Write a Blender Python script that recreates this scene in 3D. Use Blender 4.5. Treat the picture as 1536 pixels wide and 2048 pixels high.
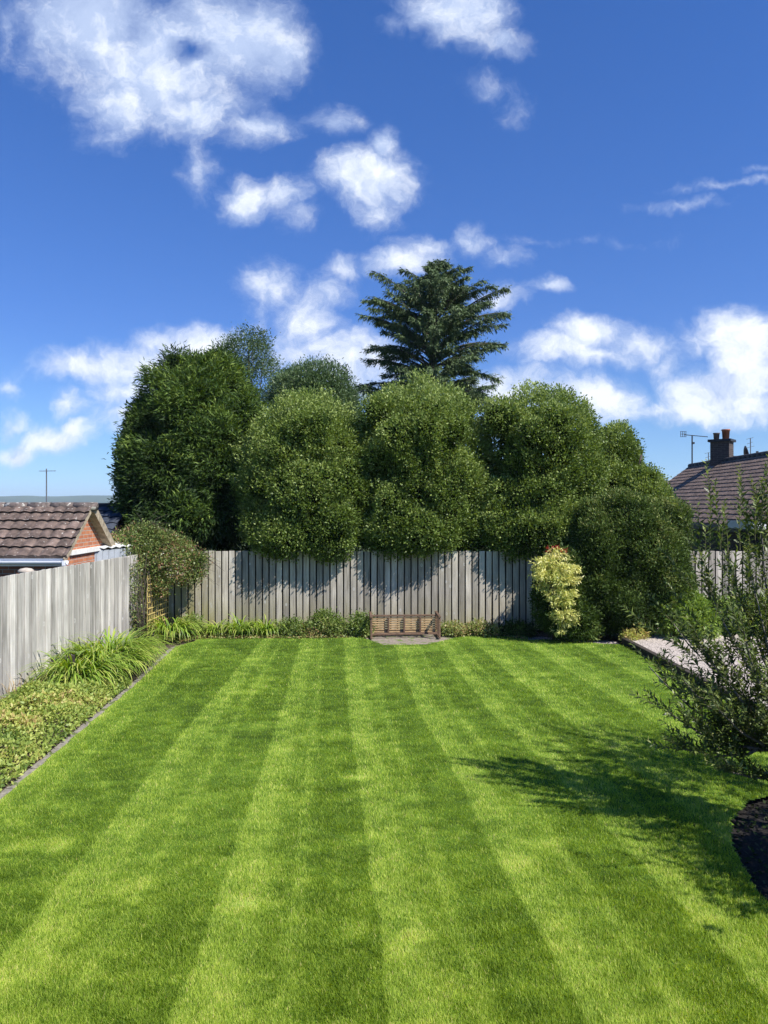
import bpy, math, random
import numpy as np
from mathutils import Vector, Matrix
for o in list(bpy.data.objects): bpy.data.objects.remove(o)
S = bpy.context.scene
COL = S.collection
R = math.radians
# ------------------------------------------------------------------ camera
F = 1500.0; CH = 3.0; HY = 1008.0
cd = bpy.data.cameras.new('camera'); cam = bpy.data.objects.new('camera', cd); COL.objects.link(cam)
cam.location = (0, 0, CH); cam.rotation_euler = (R(90), 0, 0)
cd.sensor_fit = 'VERTICAL'; cd.sensor_height = 36; cd.lens = F/2048*36
cd.shift_y = -(1024-HY)/2048
cd.clip_start = .05; cd.clip_end = 20000
S.camera = cam
S.render.resolution_x = 768; S.render.resolution_y = 1024
S.view_settings.view_transform = 'Standard'; S.view_settings.look = 'None'
S.view_settings.exposure = 0.6; S.view_settings.gamma = 1.0
# ------------------------------------------------------------------ sun
SUN_EL = R(49); sx, sy = .81, -.586
sun_dir = Vector((sx*math.cos(SUN_EL), sy*math.cos(SUN_EL), math.sin(SUN_EL))).normalized()
sl = bpy.data.lights.new('sun', 'SUN'); sl.energy = 5.0; sl.angle = R(.53); sl.color = (1, .955, .88)
so = bpy.data.objects.new('sun', sl); COL.objects.link(so)
so.rotation_euler = sun_dir.to_track_quat('Z', 'Y').to_euler(); so.location = (20, -12, 30)
# ------------------------------------------------------------------ world: sky + clouds by direction
W = bpy.data.worlds.new('World'); S.world = W; W.use_nodes = True
nt = W.node_tree; nt.nodes.clear(); N = nt.nodes.new; LK = nt.links.new
def wm(op, a, b=None, c=None, clamp=False):
    n = N('ShaderNodeMath'); n.operation = op; n.use_clamp = clamp
    for i, v in enumerate((a, b, c)):
        if v is None: continue
        if isinstance(v, (int, float)): n.inputs[i].default_value = v
        else: LK(v, n.inputs[i])
    return n.outputs[0]
def wv(op, a, b=None, c=None):
    n = N('ShaderNodeVectorMath'); n.operation = op
    for i, v in enumerate((a, b, c)):
        if v is None: continue
        if isinstance(v, tuple): n.inputs[i].default_value = v
        else: LK(v, n.inputs[i])
    return n.outputs['Value'] if op == 'LENGTH' else n.outputs['Vector']
sky = N('ShaderNodeTexSky'); sky.sky_type = 'NISHITA'; sky.sun_disc = False
sky.sun_elevation = SUN_EL; sky.sun_rotation = math.atan2(sx, sy); sky.altitude = 50
sky.air_density = 1.0; sky.dust_density = .0; sky.ozone_density = 3.0
hs = N('ShaderNodeHueSaturation'); hs.inputs['Saturation'].default_value = 1.27; hs.inputs['Value'].default_value = 1.0
LK(sky.outputs[0], hs.inputs['Color'])
tc = N('ShaderNodeTexCoord'); sep = N('ShaderNodeSeparateXYZ'); LK(tc.outputs['Generated'], sep.inputs[0])
dx, dy, dz = sep.outputs
lift = N('ShaderNodeCombineXYZ'); LK(dx, lift.inputs[0]); LK(dy, lift.inputs[1]); LK(wm('MULTIPLY_ADD', dz, .85, .085), lift.inputs[2]); LK(lift.outputs[0], sky.inputs['Vector'])
yy = wm('MAXIMUM', dy, .12)
u = wm('DIVIDE', dx, yy); v = wm('DIVIDE', dz, yy)
cmb = N('ShaderNodeCombineXYZ'); LK(u, cmb.inputs[0]); LK(v, cmb.inputs[1]); uv = cmb.outputs[0]
def noise(vec, scale, detail, rough=.55, w=None):
    n = N('ShaderNodeTexNoise'); n.inputs['Scale'].default_value = scale; n.inputs['Detail'].default_value = detail
    n.inputs['Roughness'].default_value = rough; LK(vec, n.inputs['Vector']); return n
nw = noise(uv, 5.5, 5, .6)
warp = wv('MULTIPLY_ADD', nw.outputs['Color'], (.11, .085, 0), (-.055, -.0425, 0))
uvw = wv('ADD', uv, warp)
nw2 = noise(uv, 30, 3, .6)
uvw = wv('ADD', uvw, wv('MULTIPLY_ADD', nw2.outputs['Color'], (.026, .020, 0), (-.013, -.010, 0)))
CL = [(180,50,150,105,1),(330,130,170,125,1),(470,70,120,100,1),(250,190,100,80,.85),(390,215,130,60,.85),(520,245,95,32,.75),(665,235,45,30,.55),
 (90,60,60,70,.7),(210,260,60,40,.45),(560,90,50,50,.7),
 (915,25,105,60,.9),(1000,85,60,30,.62),(790,50,40,24,.35),(1030,200,36,34,.3),(965,170,34,24,.22),
 (735,362,92,62,1.05),(762,300,38,42,.9),(745,430,45,34,.55),(500,395,46,38,.66),(560,392,46,34,.6),(590,430,30,30,.35),(408,335,34,50,.36),
 (800,522,88,26,.72),(690,528,40,26,.6),(925,484,40,26,.5),(1000,515,30,15,.3),(850,498,60,20,.5),
 (520,575,58,44,.55),(620,650,70,60,.72),(690,725,100,70,.85),(590,720,80,50,.65),(650,590,50,40,.45),(500,640,40,60,.3),
 (1085,572,52,16,.62),(985,592,44,20,.5),(1175,665,85,36,.95),(1110,702,90,30,.85),(1275,690,70,34,.78),(1200,712,110,24,.7),(1330,730,40,30,.5),
 (1015,785,90,40,.95),(1200,805,75,50,1.05),(1120,800,60,40,.7),(1300,822,70,20,.55),(1480,680,75,60,1.1),(1510,740,80,80,1.1),(1430,790,100,48,1),(1390,815,70,30,.85),(1500,800,80,40,1),(1400,690,30,34,.4),
 (1360,405,90,9,.3),(1460,378,90,9,.32),(1170,475,70,9,.18),(1560,350,70,9,.3),
 (150,738,100,30,.9),(290,730,150,34,.75),(400,700,80,32,.68),(320,690,60,22,.55),(250,780,110,30,.5),(130,802,34,28,.68),(240,830,70,30,.5),
 (110,868,75,28,.85),(150,855,40,24,.8),(35,892,50,20,.75),(10,836,30,20,.4),(15,770,26,16,.35),(12,60,30,60,.32),(60,880,60,20,.6)]
field = None
for (px, py, rx, ry, a) in CL:
    iu, iv = F/(rx*1.22), F/(ry*1.22); cu, cv = (px-768)/F, (HY-py)/F
    L = wv('LENGTH', wv('MULTIPLY_ADD', uvw, (iu, iv, 0), (-cu*iu, -cv*iv, 0)))
    b = wm('MULTIPLY_ADD', L, -a*.95, a*1.05)
    if a < .34: b = wm('MINIMUM', b, .3)
    field = b if field is None else wm('SMOOTH_MAX', field, b, .12)
hole = wv('LENGTH', wv('MULTIPLY_ADD', uvw, (F/34, F/20, 0), (-(385-768)/34, -(HY-95)/20, 0)))
field = wm('MINIMUM', field, wm('MULTIPLY_ADD', hole, .45, .02))
fb = noise(uvw, 9, 10, .69); fb2 = noise(wv('ADD', uvw, (.014, .018, 0)), 9, 10, .69)
dens = wm('ADD', field, wm('MULTIPLY_ADD', fb.outputs['Fac'], 1.45, -.63))
mr = N('ShaderNodeMapRange'); mr.interpolation_type = 'SMOOTHSTEP'; mr.inputs['From Min'].default_value = .0; mr.inputs['From Max'].default_value = .92
LK(dens, mr.inputs['Value'])
front = wm('GREATER_THAN', dy, .12)
alpha = wm('MULTIPLY', wm('MULTIPLY', mr.outputs[0], .97), front)
relief = wm('MULTIPLY_ADD', wm('SUBTRACT', fb.outputs['Fac'], fb2.outputs['Fac']), 2.6, .0)
# cloud brightness: dense lit heads near the horizon are whiter, thin high ones greyer
el = wm('MULTIPLY_ADD', v, -1.0, .74)
lum = wm('ADD', wm('ADD', el, relief), wm('MULTIPLY', dens, .28))
mrc = N('ShaderNodeMapRange'); mrc.inputs['From Min'].default_value = .25; mrc.inputs['From Max'].default_value = 1.0; LK(lum, mrc.inputs['Value'])
ccol = N('ShaderNodeMix'); ccol.data_type = 'RGBA'; LK(mrc.outputs[0], ccol.inputs['Factor'])
ccol.inputs['A'].default_value = (3.6, 4.4, 6.2, 1); ccol.inputs['B'].default_value = (7.0, 7.3, 7.8, 1)
tm = N('ShaderNodeMapRange'); tm.interpolation_type = 'SMOOTHSTEP'; tm.inputs['From Min'].default_value = -.02; tm.inputs['From Max'].default_value = .24; LK(dz, tm.inputs['Value'])
tn = N('ShaderNodeMix'); tn.data_type = 'RGBA'; LK(tm.outputs[0], tn.inputs['Factor']); tn.inputs['A'].default_value = (1, 1, 1, 1); tn.inputs['B'].default_value = (.74, .745, 1.03, 1)
tint = wv('MULTIPLY', hs.outputs[0], tn.outputs['Result'])
mx = N('ShaderNodeMix'); mx.data_type = 'RGBA'; LK(alpha, mx.inputs['Factor']); LK(tint, mx.inputs['A']); LK(ccol.outputs['Result'], mx.inputs['B'])
bg = N('ShaderNodeBackground'); bg.inputs['Strength'].default_value = .104; LK(mx.outputs['Result'], bg.inputs['Color'])
wo = N('ShaderNodeOutputWorld'); LK(bg.outputs[0], wo.inputs[0])
W.cycles.sampling_method = 'MANUAL'; W.cycles.sample_map_resolution = 512

# ------------------------------------------------------------------ helpers
def at(px, py, Y): return Vector(((px-768)/F*Y, Y, CH-(py-HY)/F*Y))
def gnd(px, py, z=0):
    Y = F*(CH-z)/(py-HY); return Vector(((px-768)/F*Y, Y, z))
def tag(o, label=None, cat=None, group=None, kind=None):
    if label: o['label'] = label
    if cat: o['category'] = cat
    if group: o['group'] = group
    if kind: o['kind'] = kind
    return o
def empty(name, loc, label, cat, group=None):
    o = bpy.data.objects.new(name, None); COL.objects.link(o); o.location = loc; o.empty_display_size = .2
    bpy.context.view_layer.update(); return tag(o, label, cat, group)
def link(name, me, mat, parent=None, smooth=False):
    if mat: me.materials.append(mat)
    o = bpy.data.objects.new(name, me); COL.objects.link(o)
    if parent is not None:
        o.parent = parent
        o.matrix_parent_inverse = Matrix.Translation(-parent.location) if parent.type == 'EMPTY' else Matrix.Identity(4)
    if smooth: me.polygons.foreach_set('use_smooth', [True]*len(me.polygons))
    return o
def npmesh(name, V, Fc, tone=None):
    """V (n,3), Fc (m,k) constant-size faces"""
    me = bpy.data.meshes.new(name)
    V = np.asarray(V, np.float32); Fc = np.asarray(Fc, np.int32)
    me.vertices.add(len(V)); me.vertices.foreach_set('co', V.ravel())
    k = Fc.shape[1]; me.loops.add(Fc.size); me.loops.foreach_set('vertex_index', Fc.ravel())
    me.polygons.add(len(Fc)); me.polygons.foreach_set('loop_start', np.arange(0, Fc.size, k, dtype=np.int32))
    try: me.polygons.foreach_set('loop_total', np.full(len(Fc), k, np.int32))
    except Exception: pass
    if tone is not None:
        a = me.attributes.new('tone', 'FLOAT', 'POINT'); a.data.foreach_set('value', np.asarray(tone, np.float32).ravel())
    me.update(calc_edges=True); return me
def norm(a): return a/np.maximum(np.linalg.norm(a, axis=-1, keepdims=True), 1e-9)
_T = np.random.RandomState(7).rand(64, 64, 64).astype(np.float32)
def vn(p, sc=1.0):
    p = np.asarray(p, np.float64)*sc + 100.3; i = np.floor(p).astype(int); f = p-i; f = f*f*(3-2*f); i &= 63; j = (i+1) & 63
    def g(a, b, c): return _T[a, b, c]
    x0, y0, z0 = i[..., 0], i[..., 1], i[..., 2]; x1, y1, z1 = j[..., 0], j[..., 1], j[..., 2]; fx, fy, fz = f[..., 0], f[..., 1], f[..., 2]
    c0 = (g(x0,y0,z0)*(1-fx)+g(x1,y0,z0)*fx)*(1-fy)+(g(x0,y1,z0)*(1-fx)+g(x1,y1,z0)*fx)*fy
    c1 = (g(x0,y0,z1)*(1-fx)+g(x1,y0,z1)*fx)*(1-fy)+(g(x0,y1,z1)*(1-fx)+g(x1,y1,z1)*fx)*fy
    return c0*(1-fz)+c1*fz
def fbm(p, sc=1.0, o=3):
    s = 0; a = .5; t = 0
    for k in range(o): s = s+a*vn(p, sc*2**k); t += a; a *= .5
    return s/t
class MB:
    def __init__(s): s.v = []; s.f = []; s.t = []
    def add(s, vs, fs, tone=.5):
        n = len(s.v); s.v += [tuple(x) for x in vs]; s.f += [tuple(i+n for i in q) for q in fs]; s.t += [tone]*len(vs)
    def box(s, c, d, rot=None, tone=.5):
        c = Vector(c); h = Vector(d)*.5
        vs = [Vector((x*h.x, y*h.y, z*h.z)) for x in (-1, 1) for y in (-1, 1) for z in (-1, 1)]
        if rot is not None: vs = [rot @ w for w in vs]
        s.add([c+w for w in vs], [(0,1,3,2),(4,6,7,5),(0,4,5,1),(2,3,7,6),(0,2,6,4),(1,5,7,3)], tone)
    def bar(s, a, b, w, h=None, up=(0, 0, 1), tone=.5):
        a = Vector(a); b = Vector(b); h = h or w; d = (b-a); L = d.length; d.normalize(); up = Vector(up)
        if abs(d.dot(up)) > .98: up = Vector((0, 1, 0)) if abs(d.y) < .9 else Vector((1, 0, 0))
        x = d.cross(up).normalized(); z = x.cross(d)
        m = Matrix((x, d, z)).transposed()
        s.box((a+b)/2, (w, L, h), m, tone)
    def tube(s, pts, rs, n=8, tone=.5, cap=True):
        pts = [Vector(p) for p in pts]
        if isinstance(rs, (int, float)): rs = [rs]*len(pts)
        vs = []; fs = []; px = None
        for i, p in enumerate(pts):
            d = (pts[min(i+1, len(pts)-1)]-pts[max(i-1, 0)]).normalized()
            if px is None: px = d.orthogonal().normalized()
            else: px = (px-d*px.dot(d)).normalized()
            q = d.cross(px)
            for k in range(n):
                a = 2*math.pi*k/n; vs.append(p+(px*math.cos(a)+q*math.sin(a))*rs[i])
        for i in range(len(pts)-1):
            for k in range(n): fs.append((i*n+k, i*n+(k+1) % n, (i+1)*n+(k+1) % n, (i+1)*n+k))
        if cap: fs.append(tuple(range(n-1, -1, -1))); fs.append(tuple(range((len(pts)-1)*n, len(pts)*n)))
        s.add(vs, fs, tone)
    def build(s, name, mat, parent=None, smooth=False, bevel=0):
        me = bpy.data.meshes.new(name); me.from_pydata(s.v, [], s.f)
        a = me.attributes.new('tone', 'FLOAT', 'POINT'); a.data.foreach_set('value', s.t)
        me.update(); o = link(name, me, mat, parent, smooth)
        if bevel:
            m = o.modifiers.new('bevel', 'BEVEL'); m.width = bevel; m.segments = 1; m.limit_method = 'ANGLE'
        return o
# ------------------------------------------------------------------ materials
def newmat(name):
    m = bpy.data.materials.new(name); m.use_nodes = True; t = m.node_tree; t.nodes.clear()
    return m, t, t.nodes.new, t.links.new
def ramp(t, fac, stops):
    r = t.nodes.new('ShaderNodeValToRGB'); e = r.color_ramp.elements
    while len(e) < len(stops): e.new(.5)
    for i, (p, c) in enumerate(stops): e[i].position = p; e[i].color = (*c, 1)
    t.links.new(fac, r.inputs[0]); return r.outputs[0]
def leaf_mat(name, stops, rough=.5, trans=.3, tr_col=None, spec=.4):
    m, t, n, l = newmat(name)
    a = n('ShaderNodeAttribute'); a.attribute_name = 'tone'
    c = ramp(t, a.outputs['Fac'], stops)
    p = n('ShaderNodeBsdfPrincipled'); l(c, p.inputs['Base Color']); p.inputs['Roughness'].default_value = rough
    p.inputs['Specular IOR Level'].default_value = spec
    tr = n('ShaderNodeBsdfTranslucent')
    hv = n('ShaderNodeHueSaturation'); hv.inputs['Hue'].default_value = .485; hv.inputs['Saturation'].default_value = 1.15; hv.inputs['Value'].default_value = 1.5
    l(c, hv.inputs['Color']); l(hv.outputs[0], tr.inputs['Color'])
    mx = n('ShaderNodeMixShader'); mx.inputs[0].default_value = trans; l(p.outputs[0], mx.inputs[1]); l(tr.outputs[0], mx.inputs[2])
    o = n('ShaderNodeOutputMaterial'); l(mx.outputs[0], o.inputs[0]); return m
def solid(name, col, rough=.6, var=.15, scale=8, stretch=(1, 1, 1), bump=.0, metal=0, spec=.4, tone_amt=0, col2=None, spot=None, spots=12, sth=.62):
    m, t, n, l = newmat(name)
    g = n('ShaderNodeNewGeometry'); mp = n('ShaderNodeMapping'); mp.inputs['Scale'].default_value = stretch; l(g.outputs['Position'], mp.inputs[0])
    nz = n('ShaderNodeTexNoise'); nz.inputs['Scale'].default_value = scale; nz.inputs['Detail'].default_value = 6; nz.inputs['Roughness'].default_value = .65; l(mp.outputs[0], nz.inputs[0])
    c2 = col2 or tuple(x*(1-var*2.2) for x in col)
    c = ramp(t, nz.outputs[0], [(.32, c2), (.68, tuple(min(1, x*(1+var)) for x in col))])
    if tone_amt:
        a = n('ShaderNodeAttribute'); a.attribute_name = 'tone'
        mm = n('ShaderNodeMath'); mm.operation = 'MULTIPLY_ADD'; l(a.outputs['Fac'], mm.inputs[0]); mm.inputs[1].default_value = tone_amt; mm.inputs[2].default_value = 1-tone_amt/2
        hv = n('ShaderNodeHueSaturation'); l(c, hv.inputs['Color']); l(mm.outputs[0], hv.inputs['Value']); c = hv.outputs[0]
    if spot:
        n2 = n('ShaderNodeTexNoise'); n2.inputs['Scale'].default_value = spots; n2.inputs['Detail'].default_value = 4; l(g.outputs['Position'], n2.inputs[0])
        mr = n('ShaderNodeMapRange'); mr.inputs['From Min'].default_value = sth; mr.inputs['From Max'].default_value = sth+.06; l(n2.outputs[0], mr.inputs[0])
        mxx = n('ShaderNodeMix'); mxx.data_type = 'RGBA'; l(mr.outputs[0], mxx.inputs['Factor']); l(c, mxx.inputs['A']); mxx.inputs['B'].default_value = (*spot, 1); c = mxx.outputs['Result']
    p = n('ShaderNodeBsdfPrincipled'); l(c, p.inputs['Base Color']); p.inputs['Roughness'].default_value = rough; p.inputs['Metallic'].default_value = metal
    p.inputs['Specular IOR Level'].default_value = spec
    if bump:
        b = n('ShaderNodeBump'); b.inputs['Strength'].default_value = bump; b.inputs['Distance'].default_value = .02; l(nz.outputs[0], b.inputs['Height']); l(b.outputs[0], p.inputs['Normal'])
    o = n('ShaderNodeOutputMaterial'); l(p.outputs[0], o.inputs[0]); return m
def fence_mat(name, light, dark, algae=True):
    m, t, n, l = newmat(name)
    g = n('ShaderNodeNewGeometry'); a = n('ShaderNodeAttribute'); a.attribute_name = 'tone'
    off = n('ShaderNodeVectorMath'); off.operation = 'MULTIPLY_ADD'; cx = n('ShaderNodeCombineXYZ')
    for i in range(3): l(a.outputs['Fac'], cx.inputs[i])
    l(cx.outputs[0], off.inputs[0]); off.inputs[1].default_value = (31, 17, 53); l(g.outputs['Position'], off.inputs[2])
    mp = n('ShaderNodeMapping'); mp.inputs['Scale'].default_value = (38, 38, 1.6); l(off.outputs[0], mp.inputs[0])
    gr = n('ShaderNodeTexNoise'); gr.inputs['Scale'].default_value = 1; gr.inputs['Detail'].default_value = 7; gr.inputs['Roughness'].default_value = .7; gr.inputs['Distortion'].default_value = .6; l(mp.outputs[0], gr.inputs[0])
    c = ramp(t, gr.outputs[0], [(.25, dark), (.5, tuple((x+y)/2*1.05 for x, y in zip(light, dark))), (.72, light)])
    # broad weathering
    mp2 = n('ShaderNodeMapping'); mp2.inputs['Scale'].default_value = (4, 4, 1.2); l(off.outputs[0], mp2.inputs[0])
    w = n('ShaderNodeTexNoise'); w.inputs['Scale'].default_value = 1; w.inputs['Detail'].default_value = 4; l(mp2.outputs[0], w.inputs[0])
    mr = n('ShaderNodeMapRange'); mr.inputs['From Min'].default_value = .3; mr.inputs['From Max'].default_value = .7; mr.inputs['To Min'].default_value = .68; mr.inputs['To Max'].default_value = 1.15; l(w.outputs[0], mr.inputs[0])
    tm = n('ShaderNodeMath'); tm.operation = 'MULTIPLY_ADD'; l(a.outputs['Fac'], tm.inputs[0]); tm.inputs[1].default_value = .7; tm.inputs[2].default_value = .66
    tt = n('ShaderNodeMath'); tt.operation = 'MULTIPLY'; l(tm.outputs[0], tt.inputs[0]); l(mr.outputs[0], tt.inputs[1])
    hv = n('ShaderNodeHueSaturation'); l(c, hv.inputs['Color']); l(tt.outputs[0], hv.inputs['Value']); c = hv.outputs[0]
    # knots
    mp3 = n('ShaderNodeMapping'); mp3.inputs['Scale'].default_value = (5, 5, 3.2); l(off.outputs[0], mp3.inputs[0])
    vo = n('ShaderNodeTexVoronoi'); vo.inputs['Scale'].default_value = 1; l(mp3.outputs[0], vo.inputs[0])
    kr = ramp(t, vo.outputs['Distance'], [(.0, (0, 0, 0)), (.05, (.1, .1, .1)), (.09, (1, 1, 1)), (.15, (.0, .0, .0))])
    mx = n('ShaderNodeMix'); mx.data_type = 'RGBA'; sc = n('ShaderNodeMath'); sc.operation = 'MULTIPLY'; l(kr, sc.inputs[0]); sc.inputs[1].default_value = .85
    l(sc.outputs[0], mx.inputs['Factor']); l(c, mx.inputs['A']); mx.inputs['B'].default_value = (.55, .54, .51, 1); c = mx.outputs['Result']
    if algae:
        sp = n('ShaderNodeSeparateXYZ'); l(g.outputs['Position'], sp.inputs[0])
        zr = n('ShaderNodeMapRange'); zr.inputs['From Min'].default_value = .9; zr.inputs['From Max'].default_value = .0; l(sp.outputs[2], zr.inputs[0])
        xr = n('ShaderNodeMapRange'); xr.inputs['From Min'].default_value = -3.7; xr.inputs['From Max'].default_value = -4.9; l(sp.outputs[0], xr.inputs[0])
        m1 = n('ShaderNodeMath'); m1.operation = 'MULTIPLY_ADD'; l(xr.outputs[0], m1.inputs[0]); m1.inputs[1].default_value = .75; 
        m0 = n('ShaderNodeMath'); m0.operation = 'MULTIPLY'; l(zr.outputs[0], m0.inputs[0]); m0.inputs[1].default_value = .75; l(m0.outputs[0], m1.inputs[2])
        m2 = n('ShaderNodeMath'); m2.operation = 'MULTIPLY'; m2.use_clamp = True; l(m1.outputs[0], m2.inputs[0]); 
        wr = n('ShaderNodeMapRange'); wr.inputs['From Min'].default_value = .3; wr.inputs['From Max'].default_value = .6; l(w.outputs[0], wr.inputs[0]); l(wr.outputs[0], m2.inputs[1])
        mx = n('ShaderNodeMix'); mx.data_type = 'RGBA'; l(m2.outputs[0], mx.inputs['Factor']); l(c, mx.inputs['A']); mx.inputs['B'].default_value = (.27, .25, .08, 1); c = mx.outputs['Result']
    p = n('ShaderNodeBsdfPrincipled'); l(c, p.inputs['Base Color']); p.inputs['Roughness'].default_value = .85; p.inputs['Specular IOR Level'].default_value = .2
    b = n('ShaderNodeBump'); b.inputs['Strength'].default_value = .5; b.inputs['Distance'].default_value = .006; l(gr.outputs[0], b.inputs['Height']); l(b.outputs[0], p.inputs['Normal'])
    o = n('ShaderNodeOutputMaterial'); l(p.outputs[0], o.inputs[0]); return m
def brick_mat(name, c1, c2, mortar, swap):
    m, t, n, l = newmat(name)
    g = n('ShaderNodeNewGeometry'); s = n('ShaderNodeSeparateXYZ'); l(g.outputs['Position'], s.inputs[0]); c = n('ShaderNodeCombineXYZ')
    l(s.outputs[1 if swap else 0], c.inputs[0]); l(s.outputs[2], c.inputs[1])
    b = n('ShaderNodeTexBrick'); b.inputs['Scale'].default_value = 1; b.inputs['Brick Width'].default_value = .225; b.inputs['Row Height'].default_value = .075
    b.inputs['Mortar Size'].default_value = .006; b.inputs['Color1'].default_value = (*c1, 1); b.inputs['Color2'].default_value = (*c2, 1); b.inputs['Mortar'].default_value = (*mortar, 1)
    l(c.outputs[0], b.inputs['Vector'])
    nz = n('ShaderNodeTexNoise'); nz.inputs['Scale'].default_value = 9; nz.inputs['Detail'].default_value = 5; l(g.outputs['Position'], nz.inputs[0])
    mr = n('ShaderNodeMapRange'); mr.inputs['To Min'].default_value = .6; mr.inputs['To Max'].default_value = 1.35; l(nz.outputs[0], mr.inputs[0])
    hv = n('ShaderNodeHueSaturation'); l(b.outputs[0], hv.inputs['Color']); l(mr.outputs[0], hv.inputs['Value'])
    p = n('ShaderNodeBsdfPrincipled'); l(hv.outputs[0], p.inputs['Base Color']); p.inputs['Roughness'].default_value = .9; p.inputs['Specular IOR Level'].default_value = .2
    bp = n('ShaderNodeBump'); bp.invert = True; bp.inputs['Strength'].default_value = .6; bp.inputs['Distance'].default_value = .01; l(b.outputs['Fac'], bp.inputs['Height']); l(bp.outputs[0], p.inputs['Normal'])
    o = n('ShaderNodeOutputMaterial'); l(p.outputs[0], o.inputs[0]); return m
M = {}
M['grass'] = leaf_mat('grass_blade', [(0, (.10, .175, .018)), (.35, (.235, .355, .038)), (.65, (.42, .54, .075)), (.85, (.56, .63, .13)), (1, (.68, .58, .25))], .5, .42, spec=.25)
M['turf'] = solid('turf', (.08, .16, .014), .9, .25, 40, bump=.4)
def turf_attr():
    m, t, n, l = newmat('turf'); a = n('ShaderNodeAttribute'); a.attribute_name = 'tone'
    g = n('ShaderNodeNewGeometry'); nz = n('ShaderNodeTexNoise'); nz.inputs['Scale'].default_value = 55; nz.inputs['Detail'].default_value = 5; l(g.outputs['Position'], nz.inputs[0])
    s = n('ShaderNodeMath'); s.operation = 'MULTIPLY_ADD'; l(nz.outputs[0], s.inputs[0]); s.inputs[1].default_value = .9
    s2 = n('ShaderNodeMath'); s2.operation = 'SUBTRACT'; l(a.outputs['Fac'], s2.inputs[0]); s2.inputs[1].default_value = .62; l(s2.outputs[0], s.inputs[2])
    c = ramp(t, s.outputs[0], [(0, (.03, .06, .008)), (.35, (.10, .18, .02)), (.7, (.23, .34, .045)), (1, (.36, .42, .09))])
    p = n('ShaderNodeBsdfPrincipled'); l(c, p.inputs['Base Color']); p.inputs['Roughness'].default_value = .9; p.inputs['Specular IOR Level'].default_value = .1
    b = n('ShaderNodeBump'); b.inputs['Strength'].default_value = .8; b.inputs['Distance'].default_value = .02; l(nz.outputs[0], b.inputs['Height']); l(b.outputs[0], p.inputs['Normal'])
    o = n('ShaderNodeOutputMaterial'); l(p.outputs[0], o.inputs[0]); return m
M['turf'] = turf_attr()
M['soil'] = solid('soil', (.095, .07, .05), .95, .35, 14, bump=.8)
M['soil_shaded'] = solid('soil_shaded', (.014, .011, .009), .95, .35, 14, bump=.8)  # near-black soil: deep shade over the corner bed put into its colour
M['earth'] = solid('earth', (.09, .13, .04), .95, .3, .6)
M['strip'] = solid('edging_stone', (.27, .245, .21), .9, .2, 18, bump=.5, spot=(.10, .13, .04), spots=5, sth=.56)
M['paver'] = solid('paver', (.27, .23, .185), .9, .2, 22, bump=.5, spot=(.12, .17, .04), spots=7, sth=.56)
M['gravel'] = solid('gravel', (.56, .49, .43), .9, .28, 45, bump=1.0)
M['chip'] = solid('bark_chip', (.42, .36, .34), .85, .2, 30, tone_amt=1.2)
M['sleeper'] = solid('sleeper', (.05, .04, .03), .9, .3, 12, (1, .2, 1), bump=.5)
M['hill'] = solid('hill', (.06, .10, .05), 1, .2, .004)
M['fence'] = fence_mat('fence_wood', (.56, .515, .445), (.20, .172, .14))
M['fence_side'] = fence_mat('fence_wood_silver', (.60, .575, .53), (.24, .22, .19), False)
M['fence_dark'] = solid('fence_back', (.022, .018, .015), .9, .2, 10)  # near black: shade behind the fence gaps put into the rear boards' colour
M['tile'] = solid('roof_tile', (.15, .108, .088), .9, .3, 6, bump=.5, tone_amt=.5, spot=(.40, .37, .33), spots=22, sth=.64)
M['tile_blue'] = solid('roof_tile_slate', (.045, .055, .075), .7, .2, 5, bump=.3, tone_amt=.4)
M['tile_brown'] = solid('roof_tile_brown', (.20, .14, .108), .9, .25, 7, bump=.4, tone_amt=.5)
M['ridge'] = solid('ridge_tile', (.17, .135, .12), .9, .3, 10, spot=(.42, .40, .36), spots=12, sth=.58)
M['ridge_dark'] = solid('ridge_tile_dark', (.04, .04, .045), .8, .2, 10)
M['brick_y'] = brick_mat('brick_orange', (.50, .20, .10), (.42, .15, .08), (.42, .38, .33), True)
M['brick_x'] = brick_mat('brick_orange_front', (.30, .12, .07), (.22, .09, .055), (.30, .27, .24), False)
M['brick_dark'] = brick_mat('brick_dark', (.05, .04, .04), (.07, .05, .045), (.09, .085, .08), True)
M['brick_dark_x'] = brick_mat('brick_dark_front', (.09, .07, .065), (.07, .055, .05), (.13, .12, .11), False)
M['verge'] = solid('verge_timber', (.40, .33, .24), .85, .25, 10, bump=.2)
M['white'] = solid('white_plastic', (.80, .81, .82), .35, .03, 3)
M['whitewood'] = solid('white_render', (.74, .73, .70), .8, .08, 8)
M['sheet'] = solid('corrugated', (.34, .37, .40), .6, .12, 4)
M['sheet_top'] = solid('corrugated_white', (.78, .78, .76), .6, .08, 6)
M['metal'] = solid('aerial_metal', (.20, .20, .21), .5, .1, 5, metal=.6)
M['black'] = solid('dish_dark', (.03, .03, .035), .6, .1, 5)
M['pot'] = solid('clay_pot', (.36, .13, .07), .85, .15, 9)
M['pot_grey'] = solid('grey_pot', (.16, .13, .12), .85, .15, 9)
M['lead'] = solid('lead', (.12, .14, .17), .6, .15, 9)
M['bench'] = solid('bench_wood', (.155, .095, .06), .8, .25, 9, (1, 1, 6), bump=.3, tone_amt=.5)
M['bench_slat'] = solid('bench_slat', (.40, .27, .14), .85, .25, 9, (1, 1, 6), bump=.3, tone_amt=.5)
M['trellis'] = solid('trellis_wood', (.52, .40, .14), .85, .25, 12, tone_amt=.4)
M['bark'] = solid('bark', (.10, .08, .065), .95, .3, 14, (1, 1, .3), bump=.8)
M['bark_pale'] = solid('bark_pale', (.20, .18, .16), .9, .3, 16, (1, 1, .3), bump=.5)
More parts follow.
